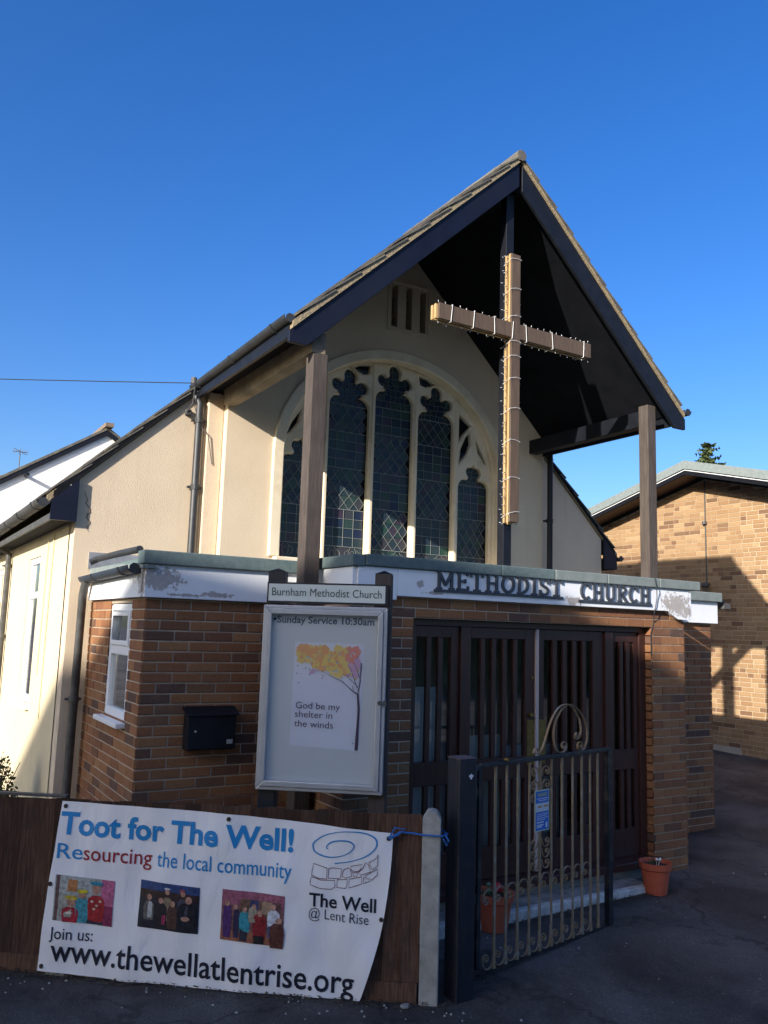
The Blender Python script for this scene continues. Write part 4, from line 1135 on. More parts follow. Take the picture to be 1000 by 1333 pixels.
def cpost(s0, s1, zt, o0=-.09, o1=.012):
    m = MB(); sc = (s0+s1)/2; P = [(s0,-.15),(s1,-.15),(s1,zt-.05),(sc+.03,zt-.008),(sc,zt),(sc-.03,zt-.008),(s0,zt-.05)]
    m.prism([FP(a, z, o1) for a, z in P], -FN*(o1-o0)); return build('concrete_post', m, CONC, fe, bevel=.006)
cpost(2.572, 2.682, 1.092); cpost(.27, .37, 1.0, -.10, -.028); 
m = MB(); fbox(m, .30,.42,.006,.018,-.1,.118); build('post_foot', m, CONC, fe)

# banner
def wr(s, z):
    e = min(1, max(0, (z+.05)/1.0))
    return .034 + .007*math.sin(5.2*s+2.1*z) + .0022*math.sin(26*s-9*z) + .003*math.sin(21*z+7*s)*(.3+.7*abs(math.sin(3*s))) + .005*math.sin(9*s-6*z+1) + .010*math.sin(3*z+.8)*(1-.3*e) + .014*max(0, s-1.85)*math.sin(14*(s+z*.6)) + .003*math.sin(17*s+4*z)
BP = lambda s, z, o: FP(s, z, wr(s, z)+o)
def lerpc(C_, t):
    n = len(C_)-1; i = min(int(t*n), n-1); f = t*n-i
    # catmull rom
    p0, p1, p2, p3 = C_[max(i-1,0)], C_[i], C_[i+1], C_[min(i+2,n)]
    return tuple(.5*((2*p1[k]) + (-p0[k]+p2[k])*f + (2*p0[k]-5*p1[k]+4*p2[k]-p3[k])*f*f + (-p0[k]+3*p1[k]-3*p2[k]+p3[k])*f**3) for k in (0,1))
T_ = [(.319,1.034),(.86,1.028),(1.401,1.013),(1.9,.986),(2.40,.955)]
B_ = [(.26,.047),(.748,.025),(1.25,-.012),(1.75,-.045),(2.209,-.05)]
L_ = [(.319,1.034),(.305,.79),(.288,.545),(.272,.3),(.26,.047)]
R_ = [(2.40,.955),(2.389,.715),(2.348,.412),(2.279,.154),(2.209,-.05)]
def coons(a, b):
    t, bo, l, r = lerpc(T_, a), lerpc(B_, a), lerpc(L_, b), lerpc(R_, b)
    return tuple((1-b)*t[k]+b*bo[k]+(1-a)*l[k]+a*r[k] - ((1-a)*(1-b)*T_[0][k]+a*(1-b)*T_[-1][k]+(1-a)*b*B_[0][k]+a*b*B_[-1][k]) for k in (0,1))
m = MB(); n1, n2 = 110, 56
for j in range(n2+1):
    for i in range(n1+1):
        s, z = coons(i/n1, j/n2); z = max(z, zg(*(FP(s,0).xy))+.006)
        m.v.append(tuple(BP(s, z, 0)))
for j in range(n2):
    for i in range(n1): q = j*(n1+1)+i; m.f.append((q, q+1, q+n1+2, q+n1+1)); m.m.append(0)
ban = build('banner', m, BANNER, None, smooth=True, fixn=False)
tag(ban, 'white vinyl banner reading Toot for The Well tied along the front of the fence', 'banner')
BO = .0035
def btxt(t, a, za, b, zb, cap, mat, bold, slant=0): return text('lettering', t, a, za, b, zb, cap, BP, mat, ban, bold, slant, off=BO, sub=.03)
btxt('Toot for The Well!', .325, .846, 1.800, .818, .128, INKB, .03)
btxt('Re', .322, .700, .485, .697, .088, INKB, .004); btxt('sourcing', .492, .697, .928, .690, .088, INKR, .004); btxt('the local community', .962, .689, 1.797, .664, .088, INKB, .004)
btxt('Join us:', .324, .240, .590, .231, .066, INKK, .002)
btxt('www.thewellatlentrise.org', .337, .112, 2.195, .045, .130, INKK, .012)
btxt('The Well', 1.910, .520, 2.312, .505, .075, INKK, .02)
btxt('@ Lent Rise', 1.912, .452, 2.270, .434, .056, INKK, -.006)
def smooth_poly(P, n=4):
    out = []
    for i in range(len(P)-1):
        for k in range(n):
            t = (i+k/n)/(len(P)-1); out.append(lerpc(P, t))
    out.append(P[-1]); return out
SPI = [(2.013,.849),(2.003,.851),(2.006,.867),(2.031,.887),(2.07,.897),(2.116,.899),(2.148,.893),(2.166,.879),(2.166,.86),(2.144,.835),(2.106,.815),(2.061,.804),(2.015,.801),(1.969,.809),(1.933,.826),(1.921,.847),(1.921,.871),(1.943,.894),(1.984,.921),(2.036,.939),(2.094,.95),(2.153,.953),(2.211,.951),(2.257,.942),(2.29,.926),(2.305,.905),(2.304,.88),(2.286,.852),(2.248,.822),(2.197,.798),(2.133,.779),(2.056,.767)]
m = MB(); P = smooth_poly(SPI, 3); P = [(a, b, .0022+.0022*abs(math.sin(i/len(P)*math.pi*3.2))) for i, (a, b) in enumerate(P)]
ribbon(m, P, None, BP, BO); build('logo_swirl', m, INKB, ban, fixn=False)
WELLB = [[(1.928,.758),(2.011,.738),(2.011,.677),(1.962,.678),(1.919,.693),(1.921,.724)],[(2.021,.736),(2.044,.742),(2.097,.739),(2.094,.688),(2.078,.682),(2.02,.682)],[(2.109,.732),(2.138,.746),(2.151,.737),(2.161,.698),(2.124,.687),(2.103,.695)],[(2.152,.756),(2.221,.77),(2.212,.741),(2.196,.728),(2.161,.729)],[(2.164,.721),(2.195,.721),(2.191,.7),(2.175,.697)],[(2.2,.725),(2.225,.748),(2.243,.784),(2.259,.771),(2.272,.732),(2.213,.709)],[(2.261,.785),(2.3,.807),(2.314,.832),(2.314,.771),(2.283,.744)],[(1.919,.684),(1.975,.669),(2.059,.671),(2.063,.635),(2.042,.62),(1.977,.62),(1.915,.638),(1.912,.659)],[(2.075,.675),(2.134,.68),(2.133,.645),(2.126,.629),(2.073,.632)],[(2.146,.682),(2.22,.7),(2.22,.659),(2.145,.633)],[(2.232,.693),(2.239,.701),(2.271,.679),(2.228,.663)],[(2.242,.707),(2.313,.753),(2.313,.716),(2.28,.684)]]
m = MB()
for P in WELLB: ribbon(m, P+[P[0], P[1]], .0019, BP, BO)
build('logo_well_stones', m, INKN, ban, fixn=False)
# printed photographs on the banner
PC = {}
def pcm(c):
    if c not in PC:
        d = tuple(x*.7 for x in c); l = tuple(min(1, x*1.3+.01) for x in c)
        PC[c] = M('printed_ink', d, l, 45, .5, lo=.38, hi=.62, detail=6)
    return PC[c]
def photo(s0, s1, z0, z1, dz, items):
    """items: (shape,cx,cz,w,h,colour) in 0..1 picture space; dz = droop to the right"""
    root = None
    def mp(a, b, o): return BP(s0+(s1-s0)*a, z0+(z1-z0)*b - dz*a, o)
    for k, it in enumerate(items):
        mb = MB(); sh, cx, cz, w_, h_, c = it; o = BO + .0006*k/2
        if sh == 'r':
            nx, ny = max(1, int(w_*10)), max(1, int(h_*8))
            for i in range(nx):
                for j in range(ny):
                    a0, a1 = cx-w_/2+w_*i/nx, cx-w_/2+w_*(i+1)/nx; b0, b1 = cz-h_/2+h_*j/ny, cz-h_/2+h_*(j+1)/ny
                    mb.poly([mp(a0,b0,o), mp(a1,b0,o), mp(a1,b1,o), mp(a0,b1,o)])
        elif sh == 'e': mb.poly([mp(cx+w_/2*math.cos(q), cz+h_/2*math.sin(q), o) for q in [i*math.pi/8 for i in range(16)]])
        elif sh == 'b':   # shouldered body
            mb.poly([mp(cx+w_*a, cz+h_*b, o) for a, b in ((-.42,-.5),(.42,-.5),(.5,.1),(.44,.36),(.2,.5),(-.2,.5),(-.44,.36),(-.5,.1))])
        if root is None: root = build('printed_photo', mb, pcm(c), ban, fixn=False); 
        else: build('print_shape', mb, pcm(c), root, fixn=False)
SKIN = (.42,.22,.15)
photo(.332,.705,.345,.607,.024, [('r',.5,.5,1,1,(.34,.36,.33)),('r',.05,.5,.06,1,(.10,.05,.05)),('r',.89,.72,.22,.56,(.42,.10,.20)),('r',.89,.22,.22,.44,(.20,.02,.07)),('r',.30,.80,.16,.26,(.40,.16,.05)),('r',.2,.35,.22,.5,(.30,.30,.26)),
  ('b',.48,.28,.22,.56,(.06,.28,.33)),('b',.71,.35,.30,.58,(.32,.015,.02)),('r',.70,.05,.28,.1,(.02,.02,.04)),('b',.29,.16,.28,.33,(.35,.015,.03)),
  ('e',.48,.62,.13,.17,SKIN),('e',.70,.78,.14,.22,SKIN),('e',.30,.44,.14,.20,SKIN),('e',.48,.70,.18,.09,(.52,.42,.02)),('e',.30,.54,.22,.09,(.50,.40,.02)),('e',.70,.90,.22,.09,(.02,.20,.28)),
  ('e',.64,.5,.05,.05,(.6,.5,.4)),('e',.72,.42,.05,.05,(.6,.5,.4)),('e',.78,.52,.05,.05,(.6,.5,.4)),('e',.68,.34,.05,.05,(.6,.5,.4)),('e',.28,.2,.12,.05,(.6,.5,.4))])
photo(.868,1.246,.338,.604,.020, [('r',.5,.5,1,1,(.008,.010,.02)),('r',.5,.90,1,.2,(.02,.05,.16)),('r',.5,.74,1,.16,(.03,.012,.012)),('b',.47,.45,.20,.5,(.22,.16,.10)),('b',.73,.5,.18,.4,(.05,.05,.08)),('b',.17,.38,.18,.40,(.10,.09,.08)),('b',.19,.40,.08,.34,(.42,.42,.40)),
  ('b',.38,.32,.20,.5,(.012,.01,.015)),('b',.57,.3,.18,.5,(.06,.025,.02)),('b',.80,.32,.32,.62,(.006,.006,.012)),('e',.47,.82,.08,.12,SKIN),('e',.73,.82,.08,.12,SKIN),('e',.17,.66,.08,.13,SKIN),('e',.37,.62,.08,.13,SKIN),('e',.57,.58,.08,.13,SKIN),('e',.83,.70,.11,.16,SKIN),('e',.79,.30,.14,.10,SKIN),('r',.43,.22,.06,.2,(.28,.02,.08)),('e',.47,.89,.1,.05,(.5,.5,.52)),('e',.72,.89,.1,.05,(.3,.05,.06))])
photo(1.384,1.764,.305,.585,.022, [('r',.5,.5,1,1,(.20,.09,.08)),('r',.5,.86,1,.28,(.28,.08,.12)),('r',.5,.1,1,.22,(.28,.10,.05)),('r',.55,.68,.5,.34,(.14,.07,.04)),('r',.52,.75,.14,.18,(.03,.03,.10)),('r',.74,.72,.2,.24,(.32,.20,.12)),('r',.88,.6,.14,.5,(.12,.05,.05)),
  ('b',.10,.40,.14,.7,(.07,.02,.12)),('b',.25,.36,.10,.6,(.03,.02,.06)),('b',.38,.40,.18,.42,(.03,.25,.30)),('r',.37,.15,.12,.26,(.015,.015,.03)),('b',.50,.56,.14,.3,(.30,.26,.18)),('b',.62,.34,.22,.52,(.22,.01,.015)),('r',.62,.08,.16,.16,(.01,.01,.01)),('b',.84,.52,.20,.36,(.55,.56,.58)),('r',.82,.26,.12,.24,(.04,.08,.20)),('b',.90,.2,.24,.5,(.10,.03,.02)),
  ('e',.10,.74,.08,.12,SKIN),('e',.24,.68,.07,.1,SKIN),('e',.38,.64,.07,.11,SKIN),('e',.52,.72,.07,.1,SKIN),('e',.62,.60,.08,.12,SKIN),('e',.83,.76,.08,.12,SKIN),('e',.93,.50,.10,.12,SKIN)])
# eyelets
EY = flat('dark_brass_eyelet', (.05,.04,.03), .4); 
for s, z in ((.345,1.005),(1.395,.985),(2.375,.925),(.300,.55),(.285,.075),(2.345,.47),(1.40,.01)):
    m = MB(); P = [BP(s+.011*math.cos(q), z+.011*math.sin(q), .003) for q in [i*math.pi/6 for i in range(13)]]; m.tube(P, .003, 5, cap=False)
    m.poly([BP(s+.008*math.cos(q), z+.008*math.sin(q), .0025) for q in [i*math.pi/6 for i in range(12)]]); build('eyelet', m, EY, ban, fixn=False)
# rope
m = MB(); A = BP(2.375,.925,.01)
m.tube([A, FP(2.44,.965,.03), FP(2.52,.962,.028), FP(2.58,.955,.03), FP(2.69,.955,.03), FP(2.72,.955,-.03), FP(2.69,.955,-.11), FP(2.56,.955,-.10)], .006, 6)
m.tube([A, FP(2.41,.99,.04), FP(2.47,.985,.035), FP(2.43,.95,.04), A], .005, 6); m.tube([FP(2.71,.96,.02),FP(2.73,.93,.03),FP(2.72,.90,.02),FP(2.70,.94,.035)], .006, 6)
tag(build('blue_rope', m, ROPE), 'blue rope tying the banner corner round the concrete fence post', 'rope')

# ================================================================ gate post, gate
gp = thing('gate_post', (3.21,4.26,0), 'square black painted timber gate post beside the concrete fence post', 'gate post')
m = MB(); m.box(3.115,3.245,4.185,4.315,-.2,1.385); build('shaft', m, GPOST, gp, bevel=.008)
m = MB(); m.box(3.113,3.247,4.183,4.317,1.386,1.394); build('worn_top', m, M('bare_worn_timber', (.07,.05,.05), (.13,.10,.10), 14, .85), gp, bevel=.003)
m = MB(); m.poly([(3.20+.016*math.cos(q)*(1+.4*math.sin(3*q)), 4.1835, 1.285+.014*math.sin(q)*(1+.3*math.cos(4*q))) for q in [i*math.pi/8 for i in range(16)]]); build('paint_chip', m, TIE, gp, fixn=False)
GO = Vector((3.40,4.345,0)); GE = Vector((4.852,4.640,0)); GX = (GE-GO).normalized(); GN = Vector((GX.y,-GX.x,0)); GL = (GE-GO).length
def GP(s, z, o=0): return GO + GX*s + GN*o + Z*z
gate = thing('garden_gate', GO+GX*.7, 'open wrought iron gate with black frame, gold bars and scrolls', 'gate')
def gb(mb, s0, s1, z0, z1, o0=-.016, o1=.016): return mb.obox(GO, GX, GN, Z, s0, s1, o0, o1, z0, z1)
m = MB(); gb(m, -.035, .0, .10, 1.32); build('frame_upright', m, GBLK, gate, bevel=.004)
m = MB(); gb(m, GL-.045, GL+.012, .045, 1.325, -.022, .02); build('frame_upright', m, GBLK, gate, bevel=.004)
m = MB(); gb(m, .001, GL-.046, 1.300, 1.328, -.018, .018); build('top_rail', m, GBLK, gate, bevel=.004)
m = MB(); m.tube([GP(-.02,1.31), GP(-.05,1.29), GP(-.055,1.2), GP(-.055,.6)], .014, 8); build('hinge_bar', m, GBLK, gate)
for z in (1.16,.52):
    m = MB(); m.tube([GP(-.055,z), GP(-.12,z,-.0), GP(-.17,z)], .012, 8); m.tube([GP(-.055,z-.03), GP(-.055,z+.03)], .018, 8); build('hinge', m, GBLK, gate)
m = MB(); gb(m, .001, GL-.046, .052, .062, -.012, .012); build('bottom_rail', m, GBLK, gate)
bars = [.147,.263,.382,.505,.622,.752,.877,1.005,1.119,1.225,1.324]
for i, s in enumerate(bars):
    m = MB(); w2 = .0075 if i % 2 else .010
    gb(m, s-w2, s+w2, .066, 1.299, -.006, .006); build('bar', m, GPAINT, gate, bevel=.002)
    m = MB(); m.prism([GP(s-.014,.0665+.0,.007), GP(s+.014,.0665,.007), GP(s+.008,.10,.007), GP(s-.008,.10,.007)], -GN*.014); build('bar_foot', m, GPAINT, gate)
def spiral(cx, cz, r0, r1, a0, turns, n=22):
    return [(cx+(r0+(r1-r0)*i/n)*math.cos(R(a0)+turns*2*math.pi*i/n), cz+(r0+(r1-r0)*i/n)*math.sin(R(a0)+turns*2*math.pi*i/n)) for i in range(n+1)]
def iron(P, name='scroll', hw=.006, t=.0022, o=0):
    mb = MB(); n = len(P); ring = []
    for i in range(n):
        a = Vector(P[max(i-1,0)]); b = Vector(P[min(i+1,n-1)]); d = (b-a).normalized(); nn = Vector((-d.y,d.x)); p = Vector(P[i])
        q = [(p+nn*t, hw+o), (p+nn*t, -hw+o), (p-nn*t, -hw+o), (p-nn*t, hw+o)]
        ring.append([GP(x.x, x.y, oo) for x, oo in q])
    base = 0
    for r_ in ring: mb.v += [tuple(x) for x in r_]
    for i in range(n-1):
        for k in range(4): mb.f.append((i*4+k, i*4+(k+1) % 4, (i+1)*4+(k+1) % 4, (i+1)*4+k)); mb.m.append(0)
    mb.f.append((0,1,2,3)); mb.m.append(0); e = (n-1)*4; mb.f.append((e,e+1,e+2,e+3)); mb.m.append(0)
    return build(name, mb, GPAINT, gate)
allb_ = [0.03]+bars
for i in range(len(allb_)-1):
    s0, s1 = allb_[i], allb_[i+1]; c = (s0+s1)/2; r = (s1-s0)*.42
    if i == len(allb_)-2: continue
    # middle row: hook scroll, open downwards
    P = [(c+ r*1.0*math.cos(q), .50+r*1.0*math.sin(q)) for q in [R(a) for a in range(0, 181, 15)]]
    P = [(c+r, .44)] + P + spiral(c-r*.45, .485, r*.55, r*.16, 180, 1.25, 16)
    iron(P)
    # foot row: C scroll
    P = [(c+r*1.02, .20)] + [(c+r*1.0*math.cos(q), .125+r*1.0*math.sin(q)*1.0) for q in [R(a) for a in range(-10, -181, -15)]] + spiral(c-r*.40, .14, r*.6, r*.16, 180, -1.25, 16)
    iron(P)
for s, mr in ((.563, 1), (.687, -1)):
    for z, up in ((1.22,1),(1.13,1),(1.045,1),(.76,-1),(.69,-1),(.62,-1)):
        r = .038
        P = [(s+mr*(.05), z-up*.03)] + [(s+mr*r*math.cos(q), z+up*r*.95*math.sin(q)) for q in [R(a) for a in range(0, 181, 20)]] + [(s-mr*a_, z-up*b_) for a_, b_ in [(r*.9,.012),(r*.55,.022)]] + [(s+mr*(x), z+up*y) for x, y in spiral(-.012, 0, .018, .006, 200, 1.0, 10)]
        iron(P)
# crest
crest = [(.555,1.352)] + [(x, z) for x, z in spiral(.578,1.358,.03,.012,200,-1.0,10)][::-1] + [(.60,1.345),(.635,1.365),(.67,1.42),(.705,1.49),(.75,1.565),(.80,1.62),(.86,1.655),(.93,1.665),(1.00,1.655),(1.07,1.625),(1.13,1.575),(1.17,1.52),(1.19,1.46),(1.185,1.40),(1.16,1.35),(1.13,1.332),(1.09,1.335)] + spiral(1.10,1.365,.036,.012,230,-1.2,12)
iron(smooth_poly(crest, 2), 'crest_scroll', .008)
iron(smooth_poly([(.93,1.662),(.86,1.62),(.80,1.55),(.775,1.47),(.785,1.40),(.82,1.345),(.87,1.332),(.915,1.345)], 3)+spiral(.895,1.375,.036,.012,-40,1.2,14), 'crest_scroll', .008)
iron(smooth_poly([(.95,1.662),(1.03,1.62),(1.09,1.55),(1.11,1.48),(1.095,1.43),(1.06,1.41),(1.03,1.425)], 3)+spiral(1.055,1.44,.03,.010,200,1.2,12), 'crest_scroll', .008)
m = MB(); m.tube([GP(.24,1.335,.0),GP(.24,1.335,.03)], .012, 8); m.tube([GP(GL-.06,.03,-.02),GP(GL+.02,.03,-.02)], .014, 8); build('catch', m, BRASS, gate)
# warning sign on the gate
ws = MB(); ws.obox(GO, GX, GN, Z, .545, .705, .012, .016, .835, 1.105)
wso = build('warning_sign', ws, flat('pale_sign_yellow', (.50,.52,.36)), None); tag(wso, 'small blue and white warning sign fixed to the middle of the gate', 'sign')
def wq(a,b,c,d,col,o=.0168):
    mb = MB(); mb.poly([GP(a,c,o),GP(b,c,o),GP(b,d,o),GP(a,d,o)]); return build('sign_panel', mb, col, wso, fixn=False)
WB = flat('sign_blue', (.02,.14,.50)); wq(.553,.697,1.02,1.097,WB); wq(.553,.697,.965,1.017,flat('sign_white', (.55,.57,.60))); wq(.553,.697,.843,.962,WB)
GF = lambda s,z,o: GP(s,z,.017+o)
YI = flat('sign_yellow_ink', (.5,.5,.2)); WI = flat('sign_white_ink', (.6,.62,.66))
text('sign_text', 'WARNING', .572, 1.062, .680, 1.062, .024, GF, YI, wso, .02, off=.001)
for z, a, b in ((1.046,.565,.69),(1.033,.58,.675)):
    m = MB(); m.poly([GF(a,z,.001),GF(b,z,.001),GF(b,z+.005,.001),GF(a,z+.005,.001)]); build('text_line', m, WI, wso, fixn=False)
m = MB()
for z, a, b in ((.99,.575,.62),(.99,.64,.69)): m.poly([GF(a,z,.001),GF(b,z,.001),GF(b,z+.012,.001),GF(a,z+.012,.001)])
build('text_line', m, flat('sign_orange', (.5,.25,.06)), wso, fixn=False)
m = MB()
for i, z in enumerate((.945,.933,.92,.908,.89,.872,.86)): b = (.69,.68,.69,.66,.64,.64,.62)[i]; m.poly([GF(.563,z,.001),GF(b,z,.001),GF(b,z+.004+.004*(i>3),.001),GF(.563,z+.004+.004*(i>3),.001)])
m.poly([GF(.672+.012*math.cos(q),.872+.02*math.sin(q),.001) for q in [i*math.pi/6 for i in range(12)]])
build('text_line', m, WI, wso, fixn=False)

# ================================================================ entrance step, kerb, pots, litter
zk = .13
step = MB(); step.prism([(3.3,5.06,zk),(5.72,5.06,zk),(5.74,5.262,zk),(3.3,5.262,zk)], (0,0,-.3)); 
tag(build('entrance_step', step, SLAB, bevel=.006), 'grey concrete slab in front of the entrance doors', None, kind='structure')
m = MB(); m.box(3.3,5.70,4.985,5.057,-.1,.135); ko = build('white_kerb', m, KERBW, bevel=.012); tag(ko, 'whitewashed kerb edging the concrete step at the entrance', None, kind='structure')
def pot(loc, r, h, label, flowers):
    t = thing('flower_pot', loc, label, 'flower pot', 'terracotta pots by the entrance'); m = MB()
    m.lathe(loc, [(0.01,0),(r*.68,0),(r*.90,h*.78),(r*.94,h*.78),(r*1.0,h*.80),(r*1.03,h),(r*.94,h),(r*.88,h*.86),(0.01,h*.86)], 32)
    build('pot', m, TERRA, t, smooth=True)
    m = MB(); m.lathe((loc[0],loc[1],loc[2]+h*.875), [(.001,.012),(r*.5,.006),(r*.87,0)], 16); build('soil', m, SOIL, t)
    m = MB(); rd = random.Random(int(r*1000))
    for i in range(26):
        a = rd.uniform(0,6.28); q = rd.uniform(0,r*.6); x, y = loc[0]+q*math.cos(a), loc[1]+q*math.sin(a); z = loc[2]+h*.88
        dx, dy = rd.uniform(-.04,.04), rd.uniform(-.04,.04); hh = rd.uniform(.03,.10); w_ = .006
        m.poly([(x-w_,y,z),(x+w_,y,z),(x+dx,y+dy,z+hh)])
    build('leaves', m, FOL2, t, fixn=False)
    for i, (dx, dy, dz, c, rr_) in enumerate(flowers):
        m = MB(); p = (loc[0]+dx, loc[1]+dy, loc[2]+h+dz); m.lathe((p[0],p[1],p[2]-rr_), [(.001,0),(rr_*.8,rr_*.5),(rr_,rr_*1.2),(rr_*.5,rr_*2),(.001,rr_*2.1)], 8)
        m.tube([(loc[0]+dx*.6, loc[1]+dy*.6, loc[2]+h*.87), p], .002, 4); build('flower', m, c, t, smooth=True)
    return t
WHF = flat('white_petal', (.7,.7,.66)); RDF = flat('red_petal', (.35,.02,.03)); GRN = flat('bottle_green', (.08,.16,.10))
pz = zg(5.70,4.97)
pot((5.70,4.95,pz), .130, .245, 'terracotta pot with white snowdrops right of the step', [(-.04,-.05,.03,WHF,.012),(-.02,-.06,.025,WHF,.010),(.0,-.05,.03,WHF,.011)])
pot((4.02,4.96,zg(4.02,4.96)), .140, .255, 'terracotta pot with a red flower behind the gate', [(.01,-.02,.03,RDF,.035),(.04,.0,.01,RDF,.03),(-.07,-.02,.06,GRN,.018),(-.07,-.02,.02,GRN,.02)])
# litter: chips, leaves, moss against the fence foot
m = MB(); rd = random.Random(21)
def chip(mb, x, y, r):
    z = zg(x, y)+.001; a = [rd.uniform(0,6.28) for _ in range(1)][0]
    P = [(x+r*math.cos(a+q)*rd.uniform(.6,1), y+r*math.sin(a+q)*rd.uniform(.6,1), z) for q in (0,1.5,3,4.6)]; top = (x, y, z+r*.8)
    for i in range(4): mb.poly([P[i], P[(i+1) % 4], top])
for i in range(260):
    d = rd.uniform(3.6, 9); lat = rd.uniform(-.5,.5)*d
    p = fwd*d + sid*lat
    if p.y > 5.0 and p.x < 8.1: continue
    chip(m, p.x, p.y, rd.choice((.004,.005,.006,.008,.013)) )
for i in range(60):
    s = rd.uniform(-.3,3.0); o = abs(rd.gauss(0,.12))+.03; p = FP(s,0,o); chip(m, p.x, p.y, rd.choice((.004,.006,.009,.012)))
tag(build('stone_chips', m, RUBBISH, origin=(0,0,0)), 'pale stone chips scattered over the asphalt', None, kind='stuff')
m = MB()
def leafq(mb, x, y, z, r):
    a = rd.uniform(0,6.28); t = rd.uniform(-.5,.5); dx, dy = math.cos(a)*r, math.sin(a)*r
    mb.poly([(x-dx,y-dy,z),(x+dy*.5,y-dx*.5,z+abs(t)*r),(x+dx,y+dy,z+.3*r),(x-dy*.5,y+dx*.5,z+.1*r)])
for i in range(900):
    s = rd.uniform(-1.0,2.75); o = abs(rd.gauss(0,.05))+.006; p = FP(s,0,o+ (.0 if s < .25 or s > 2.25 else .02)); leafq(m, p.x, p.y, zg(p.x,p.y)+rd.uniform(.002,.02), rd.uniform(.006,.016))
for i in range(450):
    x = rd.uniform(4.1,5.9); y = 4.975-abs(rd.gauss(0,.05)); leafq(m, x, y, zg(x,y)+rd.uniform(.002,.018), rd.uniform(.006,.016))
for i in range(300):
    x = rd.uniform(6.45,7.9); y = (5.22 if x < 6.5 else 6.02)-abs(rd.gauss(0,.05)); leafq(m, x, y, zg(x,y)+rd.uniform(.002,.018), rd.uniform(.006,.014))
tag(build('leaf_litter', m, M('damp_leaf_litter', (.035,.028,.018), (.09,.065,.035), 60, .9), origin=(0,0,0), fixn=False), 'damp dark leaf litter and moss along the foot of the fence', None, kind='stuff')
m = MB(); m.prism([tuple(FP(2.50,0,.06)+Vector((.03*math.cos(q)*(1+.3*math.sin(3*q)), .024*math.sin(q), zg(2.9,4.3)))) for q in [i*math.pi/4 for i in range(8)]], (0,0,.018)); tag(build('concrete_lump', m, SLAB, bevel=.006), 'broken lump of concrete at the foot of the fence by the concrete post', 'rubble')

# ================================================================ brick hall on the right
HU = 12.1; HZ, HV, HS = 4.925, 9.31, .262
hall = thing('brick_hall', (HU, 9.3, .2), 'low pitched buff brick hall behind the porch on the right', 'hall')
def ztop(v): return HZ - HS*abs(v-HV)
v0, v1 = 5.0, 14.2
m = MB(); m.prism([(HU,v0,-.3),(HU,v1,-.3),(HU,v1,ztop(v1)),(HU,HV,HZ),(HU,v0,ztop(v0))], (.3,0,0)); hw = build('side_wall', m, MOR2, hall)
bl = lay((HU,v1,0), -Y, -X, v1-v0, -.1, 5.0, (), top=lambda s: ztop(v1-s), mixed=True)
def hideh(b, x, y):
    if x < 770: return True
    if x < 885 and y > 745: return True
    if 830 < x < 856: return True
    return False
place_bricks([(hw, bl)], unit_r, BRK2, hide=hideh, limit=300)
OV = .50
def rake(mb, ua, ub, zo0, zo1, va, vb):
    for p, q in ((va, HV), (HV, vb)):
        mb.hexa([(ua,p,ztop(p)+zo0),(ub,p,ztop(p)+zo0),(ub,q,ztop(q)+zo0),(ua,q,ztop(q)+zo0),(ua,p,ztop(p)+zo1),(ub,p,ztop(p)+zo1),(ub,q,ztop(q)+zo1),(ua,q,ztop(q)+zo1)])
m = MB(); rake(m, HU-OV, HU+8, .13, .18, v0-.5, v1+.5); build('roof', m, GREEN, hall)
m = MB(); rake(m, HU-OV-.03, HU-OV+.1, .12, .265, v0-.5, v1+.5); build('roof_trim', m, GREENL, hall)
m = MB(); rake(m, HU-OV-.01, HU-OV+.02, .02, .119, v0-.5, v1+.5); build('fascia', m, SOFF, hall)
m = MB(); rake(m, HU-OV+.021, HU-.002, .06, .075, v0-.5, v1+.5); build('soffit', m, M('dark_brown_soffit', (.055,.035,.025), (.08,.05,.035), 6, .6), hall)
m = MB(); rake(m, HU-OV-.014, HU-OV-.0102, .092, .104, v0-.5, v1+.5); build('trim_line', m, TIE, hall)
m = MB(); m.tube([(HU-.012,9.30,4.89),(HU-.012,9.30,3.05)], .012, 8); 
cdt = build('conduit', m, GUT, hall); m = MB(); m.tube([(HU-.04,9.30,4.13),(HU-.04,9.30,4.18)], .04, 10); build('junction_box', m, GUT, cdt)
m = MB(); m.lathe((HU-.12,9.25,3.02), [(.001,0),(.05,.01),(.07,.05),(.05,.09),(.001,.11)], 12); m.tube([(HU,9.25,3.1),(HU-.1,9.25,3.1)], .02, 8); build('security_light', m, GUT, hall, smooth=True)
m = MB(); m.box(HU-.03,HU-.004,8.72,9.90,.235,.45); build('wall_plate', m, M('buff_wall_plate', (.40,.34,.26), (.46,.40,.31), 5, .8), hall, bevel=.004)
m = MB(); m.box(HU+.3,HU+8,v0,v1,-.3,3.4); build('hall_body', m, MOR2, hall)
m = MB(); m.hexa([(HU-.32,5,.05),(HU-.002,5,.05),(HU-.002,13,.05),(HU-.32,13,.05),(HU-.32,5,.22),(HU-.002,5,.24),(HU-.002,13,.34),(HU-.32,13,.32)])
tag(build('kerb_path', m, SLAB), 'narrow concrete edging along the brick hall', None, kind='structure')
m = MB(); rdb = random.Random(4)
for i in range(260):
    x = HU-.33-abs(rdb.gauss(0,.05)); y = rdb.uniform(6,12); leafq(m, x, y, zg(x,y)+.01, rdb.uniform(.01,.02))

